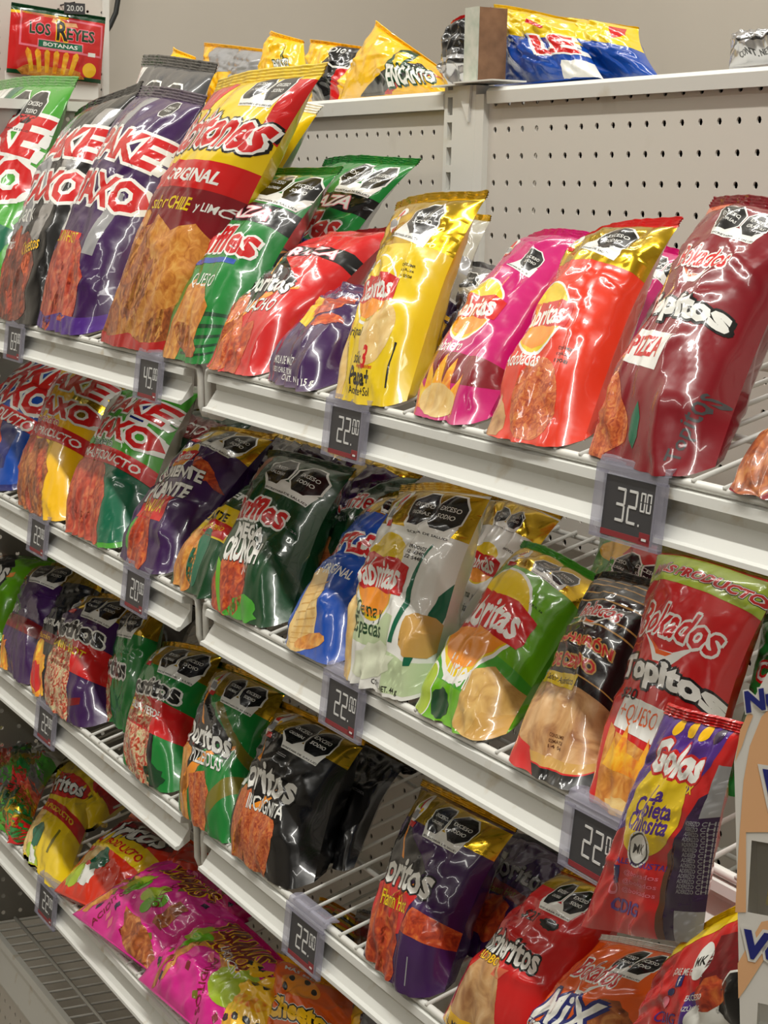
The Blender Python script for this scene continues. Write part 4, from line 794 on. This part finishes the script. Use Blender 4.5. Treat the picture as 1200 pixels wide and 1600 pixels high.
bag('purple hot tortilla chip bag standing right of the wire gap', 3, 585, 702, (658, 1215), (806, 1287), 'purple', 
    dor((.43, .575), .74, 'Flamin Hot', (.46, .415), 'yellow', hv=.82, fw=.36, chips=P_((.46, .42), [(-.34, -.10), (-.1, -.14), (.16, -.10), (.26, .08), (.0, .12), (-.34, .16)], 'red', 2)+blob((.28, .20), .14, .22, 'chip_red', 61, 3, rot=-8)+blob((.48, .15), .12, .18, 'chip_red', 62, 3, rot=-14)+U_([(.62, .32), (1, .32), (1, .44), (.72, .44)], 'chip_red', 1)+R_(.8, .08, .812, .24, 'grey', 2)), seal='gold', T=.034, seed=62, yt=-0.200, yb=-.258, NU=42, NV=54)
bag('second purple hot chip bag in shadow behind the red adobo pork rind bag', 3, 722, 822, (800, 1300), (925, 1352), 'purple', 
    T_((.5, .70), 'Doritos', .8, 'grey', [('black', .04)], l=4, h=.18, rot=6, bold=.02)+T_((.45, .52), 'Flamin Hot', .4, 'olive', l=3, rot=8, h=.07)+blob((.45, .36), .24, .12, 'chip_red', 63, 2)+R_(0, .48, 1, .58, 'darkred', 1)+U_([(0, .1), (.22, .1), (.24, .8), (0, .8)], 'clear', 3), seal='grey', T=.028, seed=63, yt=-.13, yb=-.215)
bag('red adobo pork rind bag with a see-through window and a handwritten price', 3, 712, 868, (880, 1350), (992, 1392), 'red', 
    T_((.46, .565), 'Chicheritos', .76, 'white', [('black', .07)], l=4, h=.17, rot=1, bold=.03)+T_((.38, .465), 'ADOBO', .28, 'amber', [('black', .04)], l=4, rot=1, bold=.02, h=.06)+T_((.52, .74), '$27', .20, 'black', l=4, shear=.2, h=.08)+blob((.72, .74), .08, .035, 'black', 64, 4)
    +P_((.42, .26), [(-.30, -.16), (.22, -.18), (.30, -.04), (.16, .20), (-.04, .24), (-.26, .06)], 'pork_rind', 2)+U_([(.50, .40), (.62, .40), (.66, .46), (.52, .44)], 'salmon', 2)+P_((.36, .08), [(-.28, -.05), (.28, -.06), (.3, .06), (-.26, .06)], 'amber', 4)+T_((.36, .08), 'EL MERO MERO', .46, 'black', l=5, h=.05)+R_(0, .88, 1, VT, 'gold', 0)+warn((.66, .87), .09), seal='gold', T=.036, seed=64, yt=-0.200, yb=-.262, NU=42, NV=54)
bag('orange mixed snack bag at the bottom beside the red adobo bag', 3, 812, 968, (948, 1462), (1082, 1482), 'orange', 
    bok((.54, .80), .48, True, 1)+T_((.50, .555), 'MiX', .66, 'white', [('navy', .08)], l=4, h=.24, rot=2, shear=.2, bold=.06)+T_((.24, .40), 'con:', .15, 'white', [('black', .04)], l=4)+T_((.46, .365), 'Golos', .36, 'white', [('black', .06)], l=4, h=.11, rot=-2)+blob((.85, .60), .14, .12, 'chip_brown', 66, 2)+O_((.30, .26), .12, .10, 'white', 3)+T_((.3, .26), 'con:', .15, 'red', l=4)+warn((.74, .89), .075), seal='white', T=.036, seed=65, yt=-0.220, yb=-.262, NU=42, NV=54)
bagx('purple and red peanut candy packet hanging in front of the second shelf rail', 9, (906, 1446), (1098, 1474), (1050, 1097), (1152, 1130), (-.318, -.326, -.318, -.326), 'red',
    U_([(0, .44), (.72, .62), (.90, .80), (.92, VT), (0, VT)], 'violet', 1)+U_([(.78, .0), (1, 0), (1, .72), (.90, .66), (.78, .45)], 'plum', 2)+U_([(.74, 0), (.78, 0), (.80, .45), (.74, .40)], 'brown', 2)+T_((.48, .80), 'Golos', .62, 'white', [('red', .07)], l=4, h=.22, rot=-3, bold=.05)+T_((.64, .705), 'Confix', .26, 'yellow', l=4, rot=-3, bold=.02, h=.09)
    +O_((.43, .585), .31, .33, 'yellow', 3)+T_((.46, .655), 'La', .13, 'violet', l=4, bold=.03, h=.10)+T_((.44, .590), 'Cubieta', .42, 'violet', l=4, rot=-2, bold=.03, h=.12)+T_((.43, .522), 'Chilosita', .46, 'violet', l=4, rot=-2, bold=.03, h=.12)
    +O_((.42, .405), .13, .13, 'white', 3)+O_((.42, .405), .115, .115, 'black', 4)+O_((.42, .405), .10, .10, 'white', 5)+T_((.42, .405), 'MK', .13, 'black', l=6, bold=.02)+T_((.42, .335), '¡DALE ME GUSTA!', .56, 'violet', l=4, h=.05, rot=-2)
    +P_((.22, .29), [(-.045, -.045), (.045, -.045), (.045, .045), (-.045, .045)], 'navy', 4)+T_((.22, .29), 'f', .03, 'white', l=5, bold=.03)+blob((.21, .25), .05, .03, 'navy', 67, 4)+O_((.20, .21), .05, .05, 'rose', 4)+O_((.20, .21), .03, .03, 'red', 5)
    +sum([T_((.48, v), '@bokados', .36, 'rose', l=4, rot=-2, h=.045) for v in (.285, .245, .205)], [])+T_((.38, .13), 'CDIG', .34, 'violet', l=4, rot=-2, h=.10, bold=.03)
    +sum([O_((.30+.16*k, .925), .05, .05, ('amber', 'amber', 'amber', 'plum')[k], 4) for k in range(4)], [])+sum([T_((.89, .55-.024*k), 'ADEREZO CHILE', .17, 'grey', l=4, h=.03) for k in range(14)], [])+P_((.94, .68), [(-.05, -.16), (.05, -.14), (.06, .18), (-.04, .2)], 'grey', 4)+P_((.88, .08), [(-.08, -.12), (.08, -.12), (.08, .1), (-.08, .1)], 'grey', 4),
    seal='red', name='candy_packet', cat='candy packet', group='peanut candy packets', T=.016, Tb=.012, seed=66, du=.05, inset=.05, NU=42, NV=60, bend=.004)
bagx('second peanut candy packet, red and purple with a yellow edge, at lower right', 9, (962, 1660), (1180, 1700), (1062, 1478), (1195, 1385), (-.322, -.33, -.315, -.325), 'red',
    U_([(.55, 0), (1, 0), (1, .62), (.62, .5)], 'violet', 1)+U_([(0, .82), (.5, .86), (1, .90), (1, VT), (0, VT)], 'yellow', 2)+U_([(.70, .5), (1, .55), (1, .8), (.75, .82)], 'darkred', 3)+O_((1095, 1502), .07, .09, 'white', 3)+T_((1095, 1502), 'MK', .09, 'black', l=4, bold=.02)
    +T_((1075, 1520), '¡DALE ME GUSTA!', .34, 'white', l=4, h=.045, rot=-10)+P_((1062, 1533), [(-.03, -.03), (.03, -.03), (.03, .03), (-.03, .03)], 'navy', 4)+T_((1062, 1533), 'f', .02, 'white', l=5)+O_((1040, 1566), .035, .035, 'rose', 4)+blob((1050, 1550), .03, .02, 'navy', 68, 4)+T_((1040, 1590), 'CDIG', .2, 'violet', l=4, rot=-8)
    +blob((1105, 1555), .1, .08, 'chip_red', 69, 4)+octo((1142, 1560), .12, ('EXCESO', 'AZÚCARES'))+O_((1100, 1595), .14, .1, 'white', 3), seal='yellow', name='candy_packet', cat='candy packet', group='peanut candy packets', T=.016, Tb=.012, seed=67, inset=.05, NU=40, NV=50)

# ================================================================== fourth shelf down
bag('clear crinkled bag of green and red sweets at the far left of the fourth shelf', 4, -60, 48, (2, 1138), (110, 1165), 'clear', 
    sum([blob((.08+.17*(k % 6), .08+.13*(k//6)), .10, .09, ('green', 'red', 'dgreen', 'olive', 'leaf', 'silver', 'rolls', 'gold')[(k*5+k//6) % 8], 70+k, 1+k % 2, jag=.4) for k in range(36)], [])+O_((.55, .85), .10, .06, 'white', 4)+O_((.55, .85), .07, .04, 'red', 5), seal='olive', T=.03, seed=71, yt=-0.140, crum=2.2)
bag('smaller clear bag of green and red sweets next to the yellow corn chip bag', 4, 20, 70, (62, 1178), (128, 1190), 'clear', 
    sum([blob((.12+.2*(k % 5), .1+.14*(k//5)), .12, .10, ('olive', 'red', 'dgreen', 'leaf', 'silver', 'gold')[(k*5+k//5) % 6], 90+k, 1+k % 2, jag=.4) for k in range(30)], []), seal='olive', T=.026, seed=72, yt=-.12, yb=-.20, crum=2.2)
def fri(base, w_at, bar_at, chips, bar='red', bc='yellow', oval='red'):
    w_at = C_(w_at, .42); bar_at = C_(bar_at, .48)
    return O_(w_at, .46, .20, oval, 2, rot=14)+T_(w_at, 'Fritos', .74, 'white', [('black', .04)], l=4, h=.26, rot=14, shear=.2, bold=.03)+P_(bar_at, [(-.7, -.10), (.7, -.10), (.7, .10), (-.7, .10)], bar, 3)+T_(bar_at, 'MÁS PRODUCTO', .86, bc, l=5, h=.10, bold=.03)+list(chips)
bag('yellow corn chip bag with a red oval and red band on the fourth shelf', 4, 42, 108, (100, 1180), (178, 1208), 'yellow', 
    fri('yellow', (.46, .72), (.46, .50), blob((.20, .28), .14, .24, 'chip_pale', 91, 2, rot=-8)+blob((.42, .28), .12, .08, 'teal', 92, 3)+blob((.36, .14), .18, .10, 'limefruit', 93, 3)+blob((.40, .14), .09, .08, 'white', 94, 4)+R_(.74, .24, .78, .38, 'olive', 2)), seal='yellow', T=.026, seed=73, yt=-0.130)
bag('second yellow corn chip bag, set back beside the first', 4, 100, 150, (160, 1213), (222, 1240), 'yellow', P_((.5, .60), [(-.7, -.11), (.7, -.11), (.7, .11), (-.7, .11)], 'red', 2)+R_(.55, .25, .60, .42, 'olive', 2), seal='yellow', T=.024, seed=74, yt=-.11, yb=-.20)
bagx('orange corn chip bag leaning over on the fourth shelf', 4, (84, 1392), (172, 1432), (208, 1272), (306, 1330), (-.252, -.252, -.15, -.15), 'vermilion', fri('orange', (.48, .78), (.46, .56), blob((.34, .36), .20, .10, 'chip_pale', 94, 2, rot=20)+blob((.24, .16), .16, .10, 'limefruit', 95, 3)+blob((.50, .34), .10, .10, 'teal', 96, 4)+blob((.46, .17), .12, .08, 'white', 97, 3), bar='yellow', bc='red', oval='darkred'), seal='orange', T=.026, seed=75)
bagx('second orange corn chip bag behind the leaning one', 4, (222, 1400), (290, 1425), (290, 1310), (352, 1352), (-.19, -.19, -.10, -.10), 'vermilion', R_(0, .4, .2, .6, 'silver', 1), seal='orange', T=.022, seed=76)
def yur(w_at, r, limes, w2=None, extra=()):
    e = T_(w_at, 'YURMAIS', .56, 'darkred', [('amber', .05)], l=4, h=.12, rot=r, bold=.05)
    if w2: e += T_(w2, 'ZURROS', .44, 'darkred', [('amber', .05)], l=4, h=.12, rot=r, bold=.05)
    for k, q in enumerate(limes): e += O_(q, .10, .055, 'limefruit', 3, rot=r+40)+O_(q, .10, .05, 'lime', 3, (.02, -.08), rot=r+40)
    rnd = random.Random(int(w_at[0]*100))
    for k in range(26):
        q = (rnd.uniform(.08, .92), rnd.uniform(.08, .86)); e += P_(q, [(-.022, 0), (0, -.03), (.022, 0), (0, .03)], ('maroon', 'rose', 'olive', 'plum')[k % 4], 2, rot=rnd.uniform(0, 90))
    return e+list(extra)
def arc(at, r0, r1, a0, a1, mat, l=2, n=10):
    A = [math.radians(a0+(a1-a0)*i/n) for i in range(n+1)]
    return P_(at, [(r1*math.cos(a), r1*math.sin(a)) for a in A]+[(r0*math.cos(a), r0*math.sin(a)) for a in reversed(A)], mat, l)
bagx('hot pink corn snack bag lying flat at the end of the left bay', 4, (112, 1428), (235, 1520), (288, 1338), (386, 1432), (-.256, -.256, -.115, -.125), 'pink',
    yur((.52, .80), 0, [(.36, .52), (.62, .50)], extra=arc((160, 1430), .16, .22, 60, 190, 'chip_gold')+arc((160, 1430), .25, .30, 60, 190, 'chip_gold')+blob((215, 1480), .3, .08, 'chip_brown', 98, 3, rot=-20)+R_(.8, .3, .9, .6, 'chip_brown', 2)+T_((172, 1412), 'ACIDITOS', .26, 'maroon', l=4, rot=70)+T_((300, 1445), 'CHILITO', .24, 'maroon', l=4, rot=-60)), seal='magenta', T=.034, Tb=.02, seed=77, crum=1.4, NU=40, NV=46)
bagx('second hot pink corn snack bag with a lime picture, nearer the camera', 4, (214, 1530), (345, 1640), (362, 1424), (478, 1536), (-.256, -.256, -.125, -.135), 'pink',
    yur((.50, .82), 0, [(.24, .60)], (.60, .66), arc((292, 1530), .2, .26, 40, 200, 'chip_gold')+arc((292, 1530), .29, .34, 40, 200, 'chip_brown')+O_((362, 1535), .17, .12, 'limefruit', 4, rot=20)+T_((372, 1512), 'LIMONCITO', .34, 'white', l=5, rot=-12)+T_((335, 1560), 'ACIDITOS Y', .36, 'maroon', l=4, rot=-60)), seal='magenta', T=.034, Tb=.02, seed=78, crum=1.4, NU=40, NV=46)
bagx('third pink corn snack bag half under the right bay, behind the first', 4, (250, 1420), (345, 1470), (312, 1352), (412, 1420), (-.15, -.15, -.06, -.06), 'magenta', yur((.5, .5), 0, []), seal='silver', T=.022, seed=79, crum=1.3)
bagx('orange cheese puff bag under the price tag at the bottom', 4, (400, 1690), (545, 1750), (430, 1490), (580, 1565), (-.256, -.256, -.20, -.20), 'orange',
    T_((.5, .48), 'Cheetos', .80, 'amber', [('black', .06), ('white', .09)], l=4, h=.20, rot=2, bold=.05)+O_((.45, .70), .22, .13, 'lorange', 2)+sum([O_((.45, .70), .03, .035, 'black', 3, q) for q in ((-.1, .05), (.05, .09), (.16, 0), (-.16, -.06))], [])+T_((.42, .85), 'MÁS sabor', .4, 'white', l=4, rot=2, bold=.02, h=.06), seal='amber', T=.032, seed=80, NU=40, NV=46)
bagx('yellow spotted cheese puff bag between the pink bag and the orange one', 4, (330, 1650), (440, 1690), (392, 1478), (470, 1512), (-.250, -.250, -.16, -.16), 'amber', sum([blob((.15+.2*(k % 4), .25+.16*(k//4)), .06, .05, 'black', 100+k, 2) for k in range(16)], [])+U_([(0, 0), (1, 0), (1, .1), (0, .16)], 'darkred', 1)+blob((.5, .4), .35, .1, 'flames', 101, 3), seal='amber', T=.026, seed=81, crum=1.5)
bagx('dark bag with a gold label right of the orange cheese puff bag', 4, (520, 1700), (640, 1740), (548, 1560), (650, 1610), (-.24, -.24, -.17, -.17), 'plum', blob((.25, .7), .12, .3, 'amber', 102, 2)+R_(.4, .55, .7, .8, 'grey', 2), seal='gold', T=.022, seed=82)
bagx('gold striped bag seen through the shelf wires', 4, (470, 1500), (570, 1530), (502, 1405), (572, 1435), (-.17, -.17, -.10, -.10), 'gold', sum([R_(0, .2+.12*k, 1, .26+.12*k, ('black', 'orange')[k % 2], 1) for k in range(6)], []), seal='gold', T=.02, seed=83)
bagx('brown bag seen through the shelf wires beside the gold striped one', 4, (545, 1530), (640, 1560), (556, 1418), (640, 1450), (-.18, -.18, -.11, -.11), 'brown', blob((.4, .6), .3, .16, 'darkred', 103, 1)+R_(0, .78, 1, .86, 'grey', 1), seal='silver', T=.02, seed=84)
# ------------------------------------------------------------------ cardboard display at the right edge
def card_box():
    A = onY((1150, 1150), -0.42)
    ax = Vector((0.80, 0.60, 0)); up = Vector((0, 0, 1)); nr = ax.cross(up)
    o = A.copy()
    def at(px_, py_):                        # survey point to face coordinates
        d = ray(px_, py_); k = (o-CAM).dot(nr)/d.dot(nr); q = CAM+d*k-o; return (q.dot(ax), q.z)
    def Q(x, z, d=0.0): return o+ax*x+up*z+nr*d
    zb = at(1157, 1640)[1]; XR = 0.13
    r_ = root('display_box', Q(XR/2, zb, -.02), 'white and peach cardboard display box with cut-out windows at the right edge', 'display box')
    off = Q(XR/2, zb, -.02)
    edge = [at(1157, 1640), at(1150, 1300), at(1147, 1190), at(1158, 1140), at(1170, 1108), at(1186, 1075), at(1200, 1050), at(1222, 1020)]
    prof = [(edge[0][0], zb)]+[(XR, zb), (XR, edge[-1][1]+.02)]+[(edge[-1][0]+.02, edge[-1][1]+.012)]+edge[::-1][:-1]
    w1 = (at(1168, 1425)[0], at(1168, 1425)[1], XR-.02, at(1168, 1312)[1]); w2 = (at(1180, 1640)[0], zb+.004, XR-.02, at(1180, 1566)[1])
    wins = [w1, w2]
    bm_ = MB()
    zl = sorted([zb, w2[1], w2[3], w1[1], w1[3], edge[2][1]])
    def lx(z):
        for (xa, za), (xb, zb_) in zip(edge[:-1], edge[1:]):
            if za-1e-6 <= z <= zb_+1e-6: return xa+(xb-xa)*(z-za)/max(1e-6, zb_-za)
        return edge[0][0]
    for a, b in zip(zl[:-1], zl[1:]):
        w_ = [q for q in wins if q[1] <= a+1e-6 and q[3] >= b-1e-6]
        for x0, x1 in ([(None, XR)] if not w_ else [(None, w_[0][0]), (w_[0][2], XR)]):
            bm_.quad([Q(lx(a) if x0 is None else x0, a), Q(x1, a), Q(x1, b), Q(lx(b) if x0 is None else x0, b)], 'card_white')
    bm_.quad([Q(*edge[2]), Q(XR, edge[2][1])]+[Q(*p) for p in prof[2:]  if p[1] > edge[2][1]+1e-6], 'card_white')
    n = len(prof)
    for i in range(n):
        a, b = prof[i], prof[(i+1) % n]; bm_.quad([Q(a[0], a[1]), Q(a[0], a[1], -0.035), Q(b[0], b[1], -0.035), Q(b[0], b[1])], 'card_white')
    bm_.quad([Q(x, z, -0.035) for x, z in reversed(prof)], 'card_white')
    def sw(pts): bm_.quad([Q(*at(*p), 0.0004) for p in pts], 'card_peach')
    sw([(1166, 1300), (1260, 1300), (1260, 1085), (1215, 1092), (1190, 1120), (1172, 1165), (1162, 1220)])
    sw([(1149, 1425), (1166, 1425), (1166, 1300), (1162, 1220), (1154, 1330)])
    sw([(1157, 1140), (1170, 1112), (1177, 1118), (1168, 1140), (1160, 1165), (1149, 1190)])
    sw([(1153, 1505), (1190, 1440), (1260, 1426), (1260, 1470), (1200, 1490), (1165, 1545), (1154, 1560)])
    for s, c, hp, rot in (('Nutri', (1206, 1088), 36, 18), ('Vit', (1236, 1238), 66, 0), ('Verde', (1232, 1486), 50, 0)):
        p0, _ = text_geo(s, 0.05, 0.15); x0, x1 = min(p[0] for p in p0), max(p[0] for p in p0); y0, y1 = min(p[1] for p in p0), max(p[1] for p in p0)
        k = hp/3640.0/(y1-y0); cx, cz = at(*c); ca, sa = math.cos(math.radians(rot)), math.sin(math.radians(rot)); cx = at(1161 if s != 'Vit' else 1190, c[1])[0]+(x1-x0)*k/2
        for bold, mat, d in ((0.13, 'card_white', 0.0007), (0.05, 'ink_blue', 0.0010)):
            pv, pf = text_geo(s, bold, 0.15)
            def TQ(a, b):
                a = (a-(x0+x1)/2)*k; b = (b-(y0+y1)/2)*k; return Q(cx+a*ca-b*sa, cz+a*sa+b*ca, d)
            bm_.add([TQ(a, b) for a, b in pv], pf, mat)
    bm_.build('carton', r_, off=off)
    for q in wins:
        g = MB(); g.quad([Q(q[0]-.003, q[1]-.003, -0.001), Q(q[2]+.003, q[1]-.003, -0.001), Q(q[2]+.003, q[3]+.003, -0.001), Q(q[0]-.003, q[3]+.003, -0.001)], 'clear_film')
        g.build('window_film', r_, off=off)
    for i, q in enumerate(wins):
        for k in range(2):
            x = q[0]+0.016+k*0.026; z = q[1]
            make_bag('sachet', ('%s sachet behind the %s window of the cardboard box' % (('yellow', 'olive')[k], ('upper', 'lower')[i])), 'sachet', 'sachets inside the cardboard box',
                (Q(x-.011, z+.0005, -.012-.004*k), Q(x+.009, z+.0005, -.012-.004*k), Q(x+.011, q[3]+.004, -.012-.004*k), Q(x-.009, q[3]+.004, -.012-.004*k)), T=.005, Tb=.004, base=('yellow', 'olive')[k % 2], seed=120+k+i*5, NU=10, NV=14, inset=.05)
card_box()

# ------------------------------------------------------------------ far wall things
r_ = root('pegboard', (-1.56, -0.15, 0.0), 'white pegboard panel on the far side behind the red hanging bag', 'pegboard')
off = Vector((-1.56, -0.15, 0.0))
m = MB(); perforated(m, (-1.555, -0.40, 0.40), (0, 1, 0), (0, 0, 1), (1, 0, 0), 22, 52, 'panel_paint', r=0.0025); m.build('sheet', r_, off=off)
m = MB(); m.box((-1.58, -0.42, -1.30), (-1.562, 0.135, 0.42), 'grey_panel'); m.box((-1.562, 0.125, -1.30), (-1.548, 0.135, 0.42), 'shelf_paint'); m.build('frame', r_, off=off)
def hang():
    x = -1.50
    c = [onX(p, x) for p in ((10, 113), (157, 131), (165, 27), (18, 3))]
    dec = R_(0, .90, 1, VT, 'dgreen', 1)+R_(0, .86, .6, .90, 'amber', 1)+R_(0, 0, 1, .06, 'dgreen', 1)
    dec += P_((.53, .66), [(-.44, -.17), (.44, -.20), (.44, .14), (-.44, .17)], 'rose', 1)+P_((.53, .66), [(-.42, -.15), (.42, -.18), (.42, .12), (-.42, .15)], 'red', 2)
    dec += T_((.30, .68), 'LOS', .22, 'dgreen', [('rose', .05)], l=3, h=.12, bold=.03)+T_((.535, .69), 'R', .12, 'black', [('amber', .05)], l=3, h=.20, bold=.03)+T_((.73, .66), 'EYES', .30, 'dgreen', [('rose', .05)], l=3, h=.12, bold=.03)
    dec += P_((.54, .80), [(-.12, .0), (.0, -.03), (.16, -.02), (.14, .02), (0, .01), (-.1, .04)], 'peach', 3)
    dec += P_((.52, .47), [(-.24, -.045), (.24, -.045), (.24, .045), (-.24, .045)], 'rose', 3)+P_((.52, .47), [(-.23, -.035), (.23, -.035), (.23, .035), (-.23, .035)], 'teal', 4)+T_((.52, .47), 'BOTANAS', .36, 'white', l=5, h=.04, bold=.02)
    dec += R_(.28, .385, .74, .40, 'rose', 3)+blob((.45, .06), .34, .07, 'chip_gold', 130, 2)
    for k in range(6): dec += P_((.25+.08*k, .06), [(-.02, 0), (.02, 0), (.03, .20), (.0, .24), (-.03, .20)], 'flames', 3, rot=18-6*k)
    dec += O_((.85, .17), .075, .075, 'amber', 3)+P_((.86, .40), [(-.04, -.02), (.04, -.02), (.04, .02), (-.04, .02)], 'white', 3)
    return make_bag('hanging_bag', 'red and green snack bag hanging from the far pegboard under a small black price plate', 'snack bag', None, c, T=.010, Tb=.008, base='red', seal='dgreen', dec=dec, seed=91, inset=.0, pw=6, crum=.5, bend=0, NU=30, NV=26)
hang()
x = -1.485
m = MB(); a, b = onX((100, 21), x), onX((132, 6), x); m.box((x, a.y, a.z), (x+.003, b.y, b.z), 'screen')
pv, pf = text_geo('20.00', 0.01, 0.0); k = (b.y-a.y)*0.8/(max(p[0] for p in pv)-min(p[0] for p in pv))
m.add([(x+.0035, (a.y+b.y)/2+p[0]*k, (a.z+b.z)/2-0.004+p[1]*k) for p in pv], pf, 'segment')
m.tube([(-1.556, (a.y+b.y)/2, b.z+.002), (x+.001, (a.y+b.y)/2, b.z+.001)], 0.0014, 'cable_rubber')
tag(m.build('price_plate', off=Vector((x, a.y, a.z))), 'small black price plate reading 20.00 above the red hanging bag', 'price plate')
x = -1.51
m = MB(); a, b = onX((8, 150), x), onX((156, 118), x); m.box((x, a.y, a.z), (x+.004, b.y-.004, b.z), 'card_white')
tag(m.build('shelf_card', off=Vector((x, a.y, a.z))), 'pale blank card under the red hanging bag', 'card')
m = MB(); m.tube([onX(p, -1.86) for p in ((190, -60), (186, -10), (181, 20), (172, 40), (163, 54), (150, 66), (120, 80))], 0.005, 'cable_rubber', 8)
tag(m.build('power_cable', smooth=True), 'black cable curving down the far wall behind the red hanging bag', 'cable')
